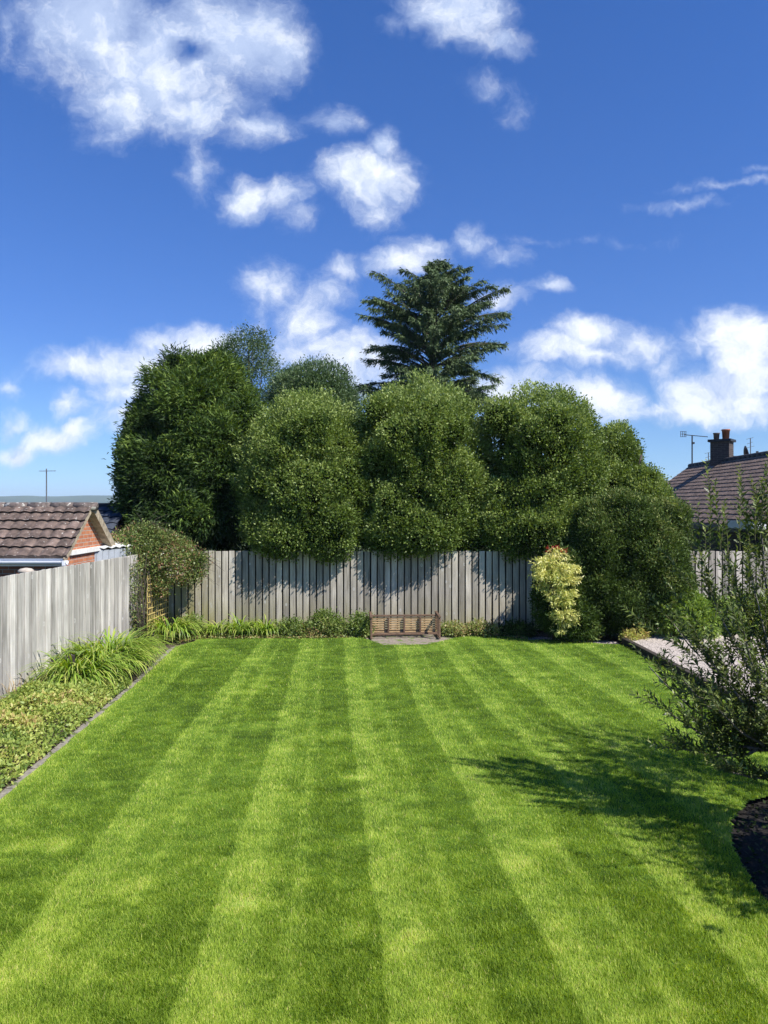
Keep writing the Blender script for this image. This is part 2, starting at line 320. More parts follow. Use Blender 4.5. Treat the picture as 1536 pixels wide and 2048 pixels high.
M['stem_green'] = solid('stem_green', (.16, .15, .07), .7, .2, 14)
M['stone'] = solid('cap_stone', (.48, .42, .35), .9, .15, 12)
M['solar'] = solid('grey_roofing', (.16, .18, .21), .5, .1, 3)
M['hedge'] = leaf_mat('hedge_leaf', [(0, (.016, .032, .008)), (.4, (.074, .120, .021)), (.7, (.165, .235, .046)), (1, (.32, .39, .12))], .48, .25, spec=.3)
M['hedge_in'] = leaf_mat('hedge_inner_leaf', [(0, (.012, .022, .006)), (1, (.028, .05, .012))], .9, .05, spec=.0)  # inner leaves near black: shade inside the crowns put into their colour
M['conifer'] = leaf_mat('conifer_spray', [(0, (.016, .034, .009)), (.4, (.045, .088, .016)), (.7, (.115, .18, .028)), (1, (.26, .33, .07))], .6, .2, spec=.25)
M['spruce'] = leaf_mat('spruce_needles', [(0, (.020, .038, .013)), (.5, (.055, .095, .034)), (1, (.13, .185, .07))], .6, .12)
M['tree_b'] = leaf_mat('grey_green_leaf', [(0, (.035, .06, .022)), (.5, (.075, .125, .045)), (1, (.15, .215, .09))], .45, .25)
M['shrub'] = leaf_mat('olive_leaf', [(0, (.014, .024, .007)), (.5, (.042, .076, .014)), (.85, (.105, .16, .034)), (1, (.30, .32, .11))], .55, .2, spec=.18)
M['pieris'] = leaf_mat('pieris_leaf', [(0, (.035, .075, .016)), (.35, (.12, .20, .035)), (.6, (.52, .54, .14)), (.85, (.80, .76, .30)), (1, (.86, .82, .42))], .45, .25)
M['red'] = leaf_mat('red_shoot', [(0, (.25, .015, .012)), (1, (.48, .05, .035))], .5, .2)
M['rose'] = leaf_mat('rose_leaf', [(0, (.05, .07, .022)), (.38, (.12, .18, .04)), (.68, (.23, .28, .08)), (.82, (.30, .17, .09)), (.92, (.36, .18, .11)), (1, (.6, .55, .42))], .45, .25)
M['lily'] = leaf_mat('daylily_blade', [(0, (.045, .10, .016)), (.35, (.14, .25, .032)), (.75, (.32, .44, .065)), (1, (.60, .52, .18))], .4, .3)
M['cover'] = leaf_mat('cover_leaf', [(0, (.11, .18, .035)), (.45, (.27, .35, .07)), (.8, (.44, .48, .12)), (1, (.46, .36, .14))], .5, .3)
M['mixed'] = leaf_mat('border_leaf', [(0, (.06, .10, .02)), (.5, (.15, .22, .045)), (.85, (.29, .33, .10)), (1, (.42, .30, .14))], .5, .3)
M['willow'] = leaf_mat('narrow_leaf', [(0, (.03, .046, .014)), (.5, (.085, .125, .03)), (.85, (.20, .26, .06)), (1, (.36, .38, .14))], .45, .28, spec=.4)
M['laurel'] = leaf_mat('bright_leaf', [(0, (.07, .13, .02)), (.5, (.17, .27, .045)), (1, (.32, .42, .10))], .4, .25)
M['fern'] = leaf_mat('fern_leaf', [(0, (.12, .2, .05)), (1, (.28, .38, .10))], .5, .3)
M['straw'] = leaf_mat('straw', [(0, (.20, .13, .06)), (1, (.50, .38, .20))], .7, .2)
# ------------------------------------------------------------------ leaf geometry
def leaves(name, P, D, Nn, L, Wd, tone, mat, parent=None, mid=.45, droop=0):
    P = np.asarray(P); D = norm(D); side = norm(np.cross(D, Nn)); up = norm(np.cross(side, D))
    n = len(P); L = np.broadcast_to(np.asarray(L, float), (n,))[:, None]; Wd = np.broadcast_to(np.asarray(Wd, float), (n,))[:, None]
    V = np.empty((n, 4, 3)); c = P+D*L*mid+up*L*.06
    V[:, 0] = P; V[:, 1] = c-side*Wd*.5; V[:, 2] = P+D*L-up*L*droop; V[:, 3] = c+side*Wd*.5
    Fc = np.arange(n*4).reshape(n, 4)
    return link(name, npmesh(name, V.reshape(-1, 3), Fc, np.repeat(np.clip(tone, 0, 1), 4)), mat, parent)
def px_lobe(px, py, rx, rz, Y, ry):
    c = at(px, py, Y); return (c.x, c.y, c.z, rx/F*Y, ry, rz/F*Y)
def shell(lobes, n, rng, depth=.25, bump=.16, bs=1.3, back=.35, zmin=.05, seedoff=0, pw=2.0):
    """points and outward normals in the outer shell of a union of lobes"""
    lb = np.array(lobes); area = (lb[:, 3]*lb[:, 5]+lb[:, 4]*lb[:, 5]+lb[:, 3]*lb[:, 4]); area /= area.sum()
    k = rng.choice(len(lb), n*3, p=area); d = norm(rng.normal(size=(n*3, 3))); c = lb[k, :3]; r = lb[k, 3:]
    pn = c+d*r; bm = (fbm(pn+seedoff, bs, 3)-.5)*2
    rad = 1+bump*bm-depth*rng.rand(n*3)**1.6
    if pw != 2: rad = rad/((np.abs(d)**pw).sum(1)**(1/pw))
    P = c+d*r*rad[:, None]; Nn = norm(np.sign(d)*np.abs(d)**(pw-1)/r)
    ok = P[:, 2] > zmin
    ok &= (d[:, 1] < .15) | (rng.rand(n*3) < back)
    for j in range(len(lb)):
        q = np.linalg.norm((P-lb[j, :3])/lb[j, 3:], axis=1)
        ok &= ~((q < .80) & (k != j))
    P = P[ok][:n]; return P, Nn[ok][:n], bm[ok][:n], rad[ok][:n]
def foliage(name, lobes, ncl, per, spread, L, Wd, mat, parent, seed, out=1.0, upb=.35, rnd=.7, bump=.16, bs=1.3, depth=.25, tb=.5, back=.35, flat=.8, tn=.35, zmin=.05, droop=0, mid=.45, topt=0, pw=2.0):
    rng = np.random.RandomState(seed)
    C, Nn, bm, rad = shell(lobes, ncl, rng, depth, bump, bs, back, zmin, seed*3.1, pw)
    m = len(C); ct = rng.rand(m); big = fbm(C+seed, 1.1, 2)
    P = np.repeat(C, per, 0)+rng.normal(size=(m*per, 3))*spread; Nr = np.repeat(Nn, per, 0)
    D = norm(Nr*out+np.array([0, 0, upb])+rng.normal(size=P.shape)*rnd)
    Nl = norm(Nr*.6+np.array([0, 0, .5])+rng.normal(size=P.shape)*flat)
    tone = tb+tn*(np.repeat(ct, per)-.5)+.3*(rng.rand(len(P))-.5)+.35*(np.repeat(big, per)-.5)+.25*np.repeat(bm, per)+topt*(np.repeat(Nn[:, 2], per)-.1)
    s = rng.uniform(.65, 1.25, len(P))
    return leaves(name, P, D, Nl, L*s, Wd*s, tone, mat, parent, mid=mid, droop=droop)
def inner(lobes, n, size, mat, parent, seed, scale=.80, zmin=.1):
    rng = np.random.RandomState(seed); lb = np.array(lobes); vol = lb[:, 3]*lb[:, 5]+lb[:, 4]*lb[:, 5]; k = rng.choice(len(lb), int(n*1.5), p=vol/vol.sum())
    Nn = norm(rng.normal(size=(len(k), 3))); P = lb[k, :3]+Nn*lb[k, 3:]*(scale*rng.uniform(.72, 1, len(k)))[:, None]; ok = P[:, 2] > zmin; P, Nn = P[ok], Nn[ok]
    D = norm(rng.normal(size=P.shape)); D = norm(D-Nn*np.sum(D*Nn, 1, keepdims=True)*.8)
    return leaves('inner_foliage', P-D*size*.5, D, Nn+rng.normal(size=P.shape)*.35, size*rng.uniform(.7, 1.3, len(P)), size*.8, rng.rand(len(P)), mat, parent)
def trunk(parent, base, top, r, limbs, seed, mat='bark', name='trunk'):
    rng = random.Random(seed); mb = MB(); base = Vector(base); top = Vector(top); n = 7
    pts = [base.lerp(top, i/n)+Vector((rng.uniform(-1, 1), rng.uniform(-1, 1), 0))*r*.6*(i > 0) for i in range(n+1)]
    mb.tube(pts, [r*(1.25 if i == 0 else 1-.8*i/n) for i in range(n+1)], 9)
    for e in limbs:
        e = Vector(e); i = rng.randint(1, n-2); a = pts[i]; m = a.lerp(e, .5)+Vector((0, 0, (e-a).length*.08))
        mb.tube([a, a.lerp(m, .5)+Vector((0, 0, .03)), m, e], [r*.5, r*.4, r*.28, r*.08], 6)
    return mb.build(name, M[mat], parent, True)

# ================================================================== SETTING
def quadsheet(name, pts, z, mat, kind='structure'):
    me = bpy.data.meshes.new(name); me.from_pydata([(p[0], p[1], z) for p in pts], [], [tuple(range(len(pts)))]); me.update()
    o = link(name, me, mat); tag(o, kind=kind); return o
G = 5500
quadsheet('ground', [(-G, -2500, 0), (G, -2500, 0), (G, 8000, 0), (-G, 8000, 0)], -.09, M['earth'])
# lawn outline in metres
LE = lambda Y: np.interp(Y, [2, 7.5, 10.2, 12.5, 15.8, 16.4], [-3.75, -3.86, -3.99, -4.1, -4.36, -4.1])
def far_edge(X):   # Y of the far edge of the lawn as a function of X
    return np.interp(X, [-4.4, -4.1, -1.0, -.5, -.25, 0, .9, 1.35, 1.8, 2.6, 3.2, 3.6, 4.6, 5.2], [16.2, 16.65, 16.75, 16.9, 16.4, 15.95, 16.0, 16.5, 17.1, 17.0, 16.55, 16.6, 16.15, 16.0])
def right_edge(Y):
    a = np.interp(Y, [2, 5.1, 5.58, 5.75, 6.15, 6.5, 7.12, 7.6, 8.0, 8.3], [3.1, 2.95, 2.86, 2.85, 2.92, 3.0, 3.26, 3.7, 4.6, 5.5])
    b = np.interp(Y, [8, 10.5, 12.4, 16.1], [5.42, 5.33, 5.18, 5.08])
    return np.minimum(a, b)+np.where(Y < 8.3, .13*(fbm(np.stack([Y*0, Y, Y*0], -1), 3.1, 3)-.5), 0)
def in_lawn(X, Y, m=0): return (X > LE(Y)-m) & (Y < far_edge(X)+m) & (X < right_edge(Y)+m)
EY = np.array([2, 4.6, 6.2, 8.8, 11, 16, 17])
ED = [[-4.6,-4.55,-4.5,-4.5,-4.6,-4.9,-5],[-2.52,-2.55,-2.56,-2.63,-2.66,-2.7,-2.7],[-1.2,-1.25,-1.3,-1.41,-1.5,-1.82,-1.85],[.1,0,-.12,-.36,-.53,-.88,-.92],
 [1.25,1.14,.95,.74,.48,.20,.15],[2.4,2.3,2.14,1.82,1.5,1.16,1.1],[3.5,3.4,3.1,2.75,2.45,1.94,1.85],[4.7,4.5,4.3,3.95,3.6,3.0,2.9],[5.7,5.6,5.4,5.1,4.7,4.06,4.0],[6.8,6.7,6.5,6.2,5.9,5.2,5.1]]
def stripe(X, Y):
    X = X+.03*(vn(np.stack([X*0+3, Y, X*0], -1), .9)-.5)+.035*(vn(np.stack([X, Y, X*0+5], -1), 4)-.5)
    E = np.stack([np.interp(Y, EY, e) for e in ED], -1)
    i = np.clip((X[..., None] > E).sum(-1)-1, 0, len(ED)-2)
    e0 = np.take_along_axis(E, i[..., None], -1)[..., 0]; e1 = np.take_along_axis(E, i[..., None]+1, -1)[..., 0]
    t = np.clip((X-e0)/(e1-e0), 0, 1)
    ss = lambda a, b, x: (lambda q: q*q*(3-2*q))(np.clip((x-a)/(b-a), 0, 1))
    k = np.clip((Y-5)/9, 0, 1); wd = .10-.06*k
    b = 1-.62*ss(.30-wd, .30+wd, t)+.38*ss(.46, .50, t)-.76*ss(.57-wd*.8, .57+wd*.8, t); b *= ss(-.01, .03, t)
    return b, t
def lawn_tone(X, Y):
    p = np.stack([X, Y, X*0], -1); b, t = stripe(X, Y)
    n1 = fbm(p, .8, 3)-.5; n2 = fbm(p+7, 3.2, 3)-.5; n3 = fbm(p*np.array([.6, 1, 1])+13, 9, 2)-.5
    tone = .365+.15*b+.24*n1+.26*n2+.42*n3  # stripe light and dark, due to blade lean, also painted into the tone
    dry = np.clip((fbm(p+31, 2.3, 4)-.57)*5, 0, 1); tone = tone+dry*.22*(.5+vn(p+3, 12))
    # worn spots
    for (px, py, r, a) in [(714, 1555, .16, .55), (500, 1806, .2, .4), (115, 1690, .3, .18), (555, 1500, .2, .25), (760, 1360, .4, .2)]:
        g = gnd(px, py); tone = tone+a*np.exp(-(((X-g.x)/r)**2+((Y-g.y)/(r*.5))**2))
    edge = np.exp(-np.clip(X-LE(Y), 0, 9)/.12); tone = tone+edge*.22
    return tone
# lawn sheet as a fine grid
xs = np.arange(-4.6, 5.6, .035); ys = np.arange(2.0, 17.3, .035)
GX, GY = np.meshgrid(xs, ys); cx_, cy_ = GX[:-1, :-1]+.0175, GY[:-1, :-1]+.0175
keep = in_lawn(cx_, cy_, .03); nx = len(xs)
ii, jj = np.nonzero(keep); q = np.stack([ii*nx+jj, ii*nx+jj+1, (ii+1)*nx+jj+1, (ii+1)*nx+jj], 1)
Z = .012*(fbm(np.stack([GX, GY, GX*0], -1), .7, 2)-.5)
V = np.stack([GX, GY, Z], -1).reshape(-1, 3); us, inv = np.unique(q, return_inverse=True)
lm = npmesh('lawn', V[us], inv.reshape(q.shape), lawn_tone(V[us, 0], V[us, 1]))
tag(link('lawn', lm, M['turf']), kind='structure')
# mown grass blades
rng = np.random.RandomState(3)
def blades(n, y0, y1, wmin):
    k = int(n*1.4); Y = (y0**-1+(y1**-1-y0**-1)*rng.rand(k))**-1
    X = rng.uniform(-.56, .56, k)*Y; ok = in_lawn(X, Y, .02); X, Y = X[ok], Y[ok]
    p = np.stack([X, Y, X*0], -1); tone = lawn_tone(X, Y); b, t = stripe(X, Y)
    h = (.024+.018*rng.rand(len(X)))*(.55+.95*fbm(p, 9, 2)); w = np.maximum(wmin, Y*.00085)*rng.uniform(.7, 1.3, len(X))
    bare = np.zeros(len(X))
    for (px, py, r) in [(714, 1555, .06), (500, 1806, .10), (480, 1812, .08), (830, 1790, .05), (1300, 1755, .08), (1260, 1735, .05)]:
        g = gnd(px, py); bare = np.maximum(bare, np.exp(-(((X-g.x)/r)**2+((Y-g.y)/(r*.55))**2)))
    ok = rng.rand(len(X)) > bare*.9; X, Y, tone, b, h, w, t = [a[ok] for a in (X, Y, tone, b, h, w, t)]
    lean = (b-.5)*.8; cl = vn(np.stack([X, Y, X*0+9], -1), 14)*6.3
    d = np.stack([rng.normal(size=len(X))*.55+.2*np.cos(cl), lean+rng.normal(size=len(X))*.55+.2*np.sin(cl), np.ones(len(X))], -1); d = norm(d)
    a = rng.uniform(0, math.pi, len(X)); s = np.stack([np.cos(a), np.sin(a)*.6, 0*a], -1)
    B = np.stack([X, Y, X*0-.004], -1)
    V = np.empty((len(X), 3, 3)); V[:, 0] = B-s*w[:, None]*.5; V[:, 1] = B+s*w[:, None]*.5; V[:, 2] = B+d*h[:, None]
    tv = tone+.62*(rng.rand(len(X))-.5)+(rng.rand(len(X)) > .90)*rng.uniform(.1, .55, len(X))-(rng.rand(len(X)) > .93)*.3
    T = np.stack([tv-.14, tv-.14, tv+.14], 1)  # tips lighter: highlight speckle painted into the blade tone
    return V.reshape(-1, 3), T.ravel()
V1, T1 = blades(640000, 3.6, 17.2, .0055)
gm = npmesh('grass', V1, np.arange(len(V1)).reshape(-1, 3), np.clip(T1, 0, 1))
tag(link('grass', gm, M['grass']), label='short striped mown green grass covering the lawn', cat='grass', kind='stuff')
# beds, strips, paving
quadsheet('left_bed_soil', [(-5.9, 5.0), (-3.97, 5.0), (-4.0, 7.5), (-4.14, 10.2), (-4.26, 12.5), (-4.5, 15.8), (-4.25, 16.75), (-4.2, 17.75), (-5.3, 17.75)], -.05, M['soil'])
quadsheet('back_bed_soil', [(-4.25, 16.6), (-1, 16.85), (-.3, 16.95), (-.3, 17.2), (1.6, 17.2), (1.9, 17.05), (3, 16.9), (4.7, 16.1), (5.2, 16.1), (5.2, 17.8), (-4.2, 17.8)], -.045, M['soil'])
quadsheet('right_bed_soil', [(2.75, 1.5), (9, 1.5), (9, 8.6), (3.2, 8.6), (3.1, 7.1), (2.8, 6.3), (2.72, 5.6)], -.075, M['soil_shaded'])
mb = MB()
prev = None
for Y in np.arange(5.0, 16.3, .6):
    x0 = float(LE(Y)); x1 = float(LE(min(Y+.6, 16.3))); y1 = min(Y+.6, 16.3)
    mb.add([(x0-.15, Y, -.03), (x0-.005, Y, -.03), (x1-.005, y1-.012, -.03), (x1-.15, y1-.012, -.03)], [(0, 1, 2, 3)], random.random())
tag(mb.build('edging_path', M['strip']), kind='structure')
quadsheet('bench_paving', [(-.62, 16.95), (-.35, 16.3), (0, 15.85), (.98, 15.9), (1.42, 16.4), (1.85, 17.15), (1.7, 17.55), (-.6, 17.4)], -.02, M['paver'])
quadsheet('gravel_yard', [(5.22, 16.6), (5.30, 12.4), (5.45, 10.5), (5.6, 8), (14, 8), (14, 17.7), (5.6, 17.7), (5.22, 17.0)], .075, M['gravel'])
# gravel stones and bark chips: scattered small pieces
def pebbles(name, n, fx, mat, zb, s0, s1, label, cat):
    X, Y = fx(n); r = rng.uniform(s0, s1, len(X)); a = rng.rand(len(X))*6.28
    base = np.array([(1,0,0),(0,1,0),(-1,0,0),(0,-1,0),(0,0,.7),(0,0,-.5)]); fc = np.array([(0,1,4),(1,2,4),(2,3,4),(3,0,4)])
    V = base[None]*r[:, None, None]*np.stack([rng.uniform(.6, 1.3, (len(X), 6)), rng.uniform(.6, 1.3, (len(X), 6)), np.ones((len(X), 6))*.7], -1)
    c, s = np.cos(a)[:, None], np.sin(a)[:, None]
    Vx = V[..., 0]*c-V[..., 1]*s; Vy = V[..., 0]*s+V[..., 1]*c; V = np.stack([Vx+X[:, None], Vy+Y[:, None], V[..., 2]+zb], -1)
    Fc = (fc[None]+(np.arange(len(X))*6)[:, None, None]).reshape(-1, 3)
    o = link(name, npmesh(name, V.reshape(-1, 3), Fc, np.repeat(rng.rand(len(X)), 6)), mat); tag(o, label, cat, kind='stuff')
pebbles('bark_chips', 2600, lambda n: (lambda X: (X, far_edge(X)+.02+rng.rand(n)**1.5*.5))(rng.uniform(3.2, 5.1, n)), M['chip'], -.035, .012, .035, 'grey bark chips along the lawn edge under the large dark shrub', 'bark chips')
pebbles('gravel', 14000, lambda n: (rng.uniform(5.35, 9.5, n), rng.uniform(9.5, 17.5, n)), M['gravel'], .078, .012, .03, 'pale pinkish gravel behind the dark timber edging', 'gravel')
# timber edging of the gravel yard
t = empty('timber_edging', (5.25, 12, 0), 'dark timber sleepers edging the pale gravel beside the lawn', 'edging')
pts = [(5.12, 16.15), (5.17, 14.3), (5.22, 12.4), (5.36, 10.5), (5.52, 8.3)]
for a, b in zip(pts[:-1], pts[1:]):
    mb = MB(); mb.bar((a[0]+.05, a[1]-.006, .02), (b[0]+.05, b[1]+.006, .02), .11, .20, tone=random.random()); mb.build('sleeper', M['sleeper'], t, bevel=.008)
# hills
hx = np.linspace(-2600, -300, 90); rows = []
for k, (yy_, f) in enumerate([(2600, 0), (2900, .55), (3200, 1), (3700, .7), (4300, 0)]):
    h = (36+26*(fbm(np.stack([hx*0, hx, hx*0+k*.3], -1), .004, 3)-.45)); h = np.maximum(h, 4)
    rows.append(np.stack([hx*1.0, hx*0+yy_, h*f-.5*(f == 0)+(1.5 if f == 1 else 0)], -1))
V = np.concatenate(rows); n_ = len(hx)
q = [(r*n_+i, r*n_+i+1, (r+1)*n_+i+1, (r+1)*n_+i) for r in range(4) for i in range(n_-1)]
o = link('hills', npmesh('hills', V, q), M['hill'], smooth=True); tag(o, kind='structure')

mb = MB(); mb.box((0, 2600, 64.4), (11200, 11200, 131)); hz_o = mb.build('haze', None); tag(hz_o, 'clear summer air thinly hazing the far hills', 'haze', kind='stuff')
hm = bpy.data.materials.new('haze'); hm.use_nodes = True; ht = hm.node_tree; ht.nodes.clear()
hv_ = ht.nodes.new('ShaderNodeVolumePrincipled'); hv_.inputs['Color'].default_value = (.72, .86, 1, 1); hv_.inputs['Density'].default_value = .00016
ho = ht.nodes.new('ShaderNodeOutputMaterial'); ht.links.new(hv_.outputs[0], ho.inputs['Volume']); hz_o.data.materials.append(hm)
# ================================================================== FENCES
rr = random.Random(11)
def board_fence(root, A, B, h, pitch, bw, mat, name='board_panel', bays=1.8, gap_back=True, back_mat=None, hvar=.008):
    A = Vector(A); B = Vector(B); d = (B-A); L = d.length; d.normalize(); nrm = Vector((d.y, -d.x, 0))
    ang = math.atan2(d.y, d.x); rot0 = Matrix.Rotation(ang, 3, 'Z')
    nb = int(L/pitch); per = int(bays/pitch); i = 0; pi = 0
    while i < nb:
        mb = MB()
        for k in range(i, min(i+per, nb)):
            c = A+d*(k+.5)*pitch+Vector((0, 0, h/2))
            rot = rot0 @ Matrix.Rotation(rr.uniform(-.004, .004), 3, 'Y') @ Matrix.Rotation(rr.uniform(-.02, .02), 3, 'Z')
            hh = h+rr.uniform(-hvar, hvar)
            mb.box(c+Vector((0, 0, (hh-h)/2)), (bw*rr.uniform(.97, 1.03), .019, hh-.03), rot, rr.random())
        mb.build(name, mat, root, bevel=.003)
        i += per; pi += 1
    if gap_back:   # boards on the far side of the rails
        mb = MB()
        for k in range(nb+1):
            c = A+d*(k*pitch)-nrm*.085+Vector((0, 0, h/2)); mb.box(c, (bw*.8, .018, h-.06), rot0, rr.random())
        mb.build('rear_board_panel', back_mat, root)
    for z in (.3, h*.52, h-.22):
        mb = MB(); off = nrm*-.032
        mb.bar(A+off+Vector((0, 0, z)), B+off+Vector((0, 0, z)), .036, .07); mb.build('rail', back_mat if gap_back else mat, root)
bf = empty('board_fence', (0, 17.75, 0), 'long grey weathered vertical board fence across the end of the lawn below the hedge', 'fence')
board_fence(bf, (-5.28, 17.75, 0), (11.2, 17.75, 0), 1.9, .16, .128, M['fence'], back_mat=M['fence_dark'])
lf = empty('board_fence', (-5.5, 14, 0), 'silvery close-board side fence along the left flower bed', 'fence')
mb = MB(); A = Vector((-5.96, 8.0, 0)); B = Vector((-5.25, 17.7, 0)); d = (B-A).normalized(); nrm = Vector((d.y, -d.x, 0)); L = (B-A).length; ang = math.atan2(d.y, d.x)
per = 12; k = 0; x = 0; bay = MB()
hl = lambda s: 1.92-.02*s/L
while x < L-.1:
    w = rr.uniform(.085, .125); prof = k % 2
    c = A+d*(x+w/2)+nrm*(.0 if prof else -.018)+Vector((0, 0, hl(x)/2))
    rot = Matrix.Rotation(ang+rr.uniform(-.03, .03), 3, 'Z') @ Matrix.Rotation(rr.uniform(-.004, .004), 3, 'Y')
    bay.box(c, (w+.012, .017, hl(x)+rr.uniform(-.012, .008)), rot, rr.random()); x += w; k += 1
    if k % 17 == 0 or x >= L-.1: bay.build('board_panel', M['fence_side'], lf, bevel=.003); bay = MB()
for z in (.4, 1.0, 1.6):
    m2 = MB(); m2.bar(A-nrm*.05+Vector((0, 0, z)), B-nrm*.05+Vector((0, 0, z)), .04, .08); m2.build('rail', M['fence_side'], lf)
m2 = MB(); m2.bar(A+d*7.62+nrm*.045, A+d*7.62+nrm*.045+Vector((0, 0, 1.9)), .09, .09); m2.build('post', M['fence_side'], lf, bevel=.005)

# ================================================================== BUILDINGS
def roof_sheet(name, P0, along, slope, L, SL, tw, gauge, amp, step, mat, parent, npt=7, nseed=0):
    """tiled slope: P0 eave corner, along = unit along eave, slope = unit up the roof"""
    a = np.array(along); s = np.array(slope); nn = np.cross(a, s); nn = nn/np.linalg.norm(nn)
    if nn[2] < 0: nn = -nn
    nt_ = int(round(L/tw)); xa = np.linspace(0, L, nt_*npt+1); ph = (xa/tw) % 1
    prof = amp*(np.abs(np.sin(math.pi*ph))**.8)
    rg = np.random.RandomState(nseed); nc = int(round(SL/gauge)); g = SL/nc; rows = []; tones = []
    ti = np.minimum((xa/tw).astype(int), nt_)
    for c in range(nc):
        tv = rg.rand(nt_+1)
        jig = (rg.rand(nt_+1)-.5)*.012
        for (uu, hh) in ((c*g, step), ((c+1)*g+.03, .0)):
            u2 = uu+(jig[ti] if uu == c*g and c > 0 else 0)
            rows.append(np.array(P0)+a*xa[:, None]+s*(uu+0*xa+(u2-uu))[:, None]+nn*(prof+hh)[:, None]); tones.append(tv[ti])
    rows.insert(0, rows[0]-nn*(prof+step+.01)[:, None]); tones.insert(0, tones[0])
    V = np.concatenate(rows); n_ = len(xa)
    q = [(r*n_+i, r*n_+i+1, (r+1)*n_+i+1, (r+1)*n_+i) for r in range(len(rows)-1) for i in range(n_-1)]
    me = npmesh(name, V, q, np.concatenate(tones)); me.shade_flat(); return link(name, me, mat, parent)
def gable_poly(name, x, y0, y1, yr, ze, zr, zb, mat, parent, th=.12):
    mb = MB(); vs = [(y0, zb), (y1, zb), (y1, ze), (yr, zr), (y0, ze)]
    v = [(x-th, a, b) for a, b in vs]+[(x, a, b) for a, b in vs]
    mb.add(v, [(4, 3, 2, 1, 0), (5, 6, 7, 8, 9)]+[(i, (i+1) % 5, (i+1) % 5+5, i+5) for i in range(5)]); return mb.build(name, mat, parent)
# left garage
ye, yr_, yb = 13.55, 14.78, 15.95; ze = CH-(1116-HY)/F*ye; zr = CH-(1012-HY)/F*yr_; xg = -5.72
ga = empty('brick_garage', (-9, 14.8, 0), 'brick outbuilding with brown interlocking tile roof and white gutter behind the left fence', 'building')
sl1 = Vector((0, yr_-ye, zr-ze)); roof_sheet('roof', (-14, ye, ze), (1, 0, 0), tuple(sl1.normalized()), 14+xg, sl1.length, .21, .26, .030, .045, M['tile'], ga, nseed=4)
sl2 = Vector((0, -(yb-yr_), zr-ze)); roof_sheet('rear_roof', (-14, yb, ze), (1, 0, 0), tuple(sl2.normalized()), 14+xg-.04, sl2.length, .20, .26, .034, .03, M['tile'], ga, nseed=5)
mb = MB()
for k in range(19): mb.tube([(-14.2+k*.45, yr_, zr-.01), (-14.2+k*.45+.445, yr_, zr-.01)], .085, 10, rr.random())
mb.build('ridge', M['ridge'], ga, True)
gable_poly('gable_wall', xg-.14, ye+.16, yb-.06, yr_, ze+.10, zr-.12, 0, M['brick_y'], ga)
mb = MB(); mb.box((-9.9, ye+.22, (ze-.08)/2), (8.08, .12, ze-.08)); mb.build('wall', M['brick_x'], ga)
mb = MB(); mb.bar((xg-.05, ye-.02, ze-.05), (xg-.05, yr_, zr-.06), .03, .10); mb.build('bargeboard', M['verge'], ga)
mb = MB(); mb.bar((xg-.06, yr_+.02, zr-.06), (xg-.06, yb+.05, ze-.03), .16, .16); mb.build('bargeboard', M['verge'], ga)
mb = MB(); mb.box((xg-.12, 14.7, ze+.065), (.06, 1.5, .09)); mb.build('gable_ledge', M['whitewood'], ga)
# gutter: half round
gz = ze-.055; mb = MB(); gy = ye-.055; prof = [(math.cos(a)*.06, math.sin(a)*.06) for a in np.linspace(math.pi, 2*math.pi, 9)]
vs = []; 
for xx in (-14, xg+.02):
    for p_ in prof: vs.append((xx, gy+p_[0], gz+p_[1]))
    for p_ in reversed(prof): vs.append((xx, gy+p_[0]*.9, gz+p_[1]*.9))
nn_ = 18; mb.add(vs, [(i, (i+1) % nn_, nn_+(i+1) % nn_, nn_+i) for i in range(nn_)]+[tuple(range(nn_)), tuple(range(2*nn_-1, nn_-1, -1))])
g_ = mb.build('gutter', M['white'], ga)
mb = MB(); mb.box((-9.86, ye+.03, ze-.07), (8.2, .025, .16)); mb.build('fascia', M['white'], ga)
for xx in (xg-.02, -8.2, -11): 
    mb = MB(); mb.box((xx, gy-.005, gz-.03), (.05, .14, .085)); mb.build('gutter_clip', M['white'], ga)
# lean-to with corrugated sheet
ls = empty('lean_to', (-5.6, 15.9, 0), 'low grey corrugated lean-to between the garage gable and the left fence', 'shed')
mb = MB()
def corr(P0, P1, up, n, amp, ax):
    P0, P1, up = map(Vector, (P0, P1, up)); vs = []
    for i in range(n+1):
        o_ = Vector(ax)*(amp*math.sin(i*math.pi/2*1.0)); p_ = P0.lerp(P1, i/n)+o_; vs += [p_, p_+up]
    return vs, [(2*i, 2*i+2, 2*i+3, 2*i+1) for i in range(n)]
vs, fs = corr((-6.1, 14.45, 0), (-5.42, 16.6, 0), (0, 0, 2.05), 48, .022, (1, 0, 0)); mb.add(vs, fs); o = mb.build('side_sheet', M['sheet'], ls)
mb = MB(); vs, fs = corr((-6.12, 14.3, 2.12), (-5.36, 16.7, 2.10), (-.62, .18, .12), 40, .016, (0, 0, 1)); mb.add(vs, fs); o = mb.build('roof_sheet', M['sheet_top'], ls)
m_ = o.modifiers.new('thick', 'SOLIDIFY'); m_.thickness = .02
# cap stone seen over fence
p = at(52, 1141, 12.6); cs = empty('gate_pillar', (p.x, p.y, 0), 'brick pillar with rounded buff cap stone just showing over the left fence', 'pillar')
mb = MB(); mb.box((p.x, p.y, (p.z-.04)/2), (.22, .22, p.z-.04)); mb.build('shaft', M['brick_x'], cs)
mb = MB(); mb.tube([(p.x, p.y, p.z-.04), (p.x, p.y, p.z), (p.x, p.y, p.z+.03), (p.x, p.y, p.z+.045)], [.12, .13, .09, .02], 14); mb.build('cap', M['stone'], cs, True)
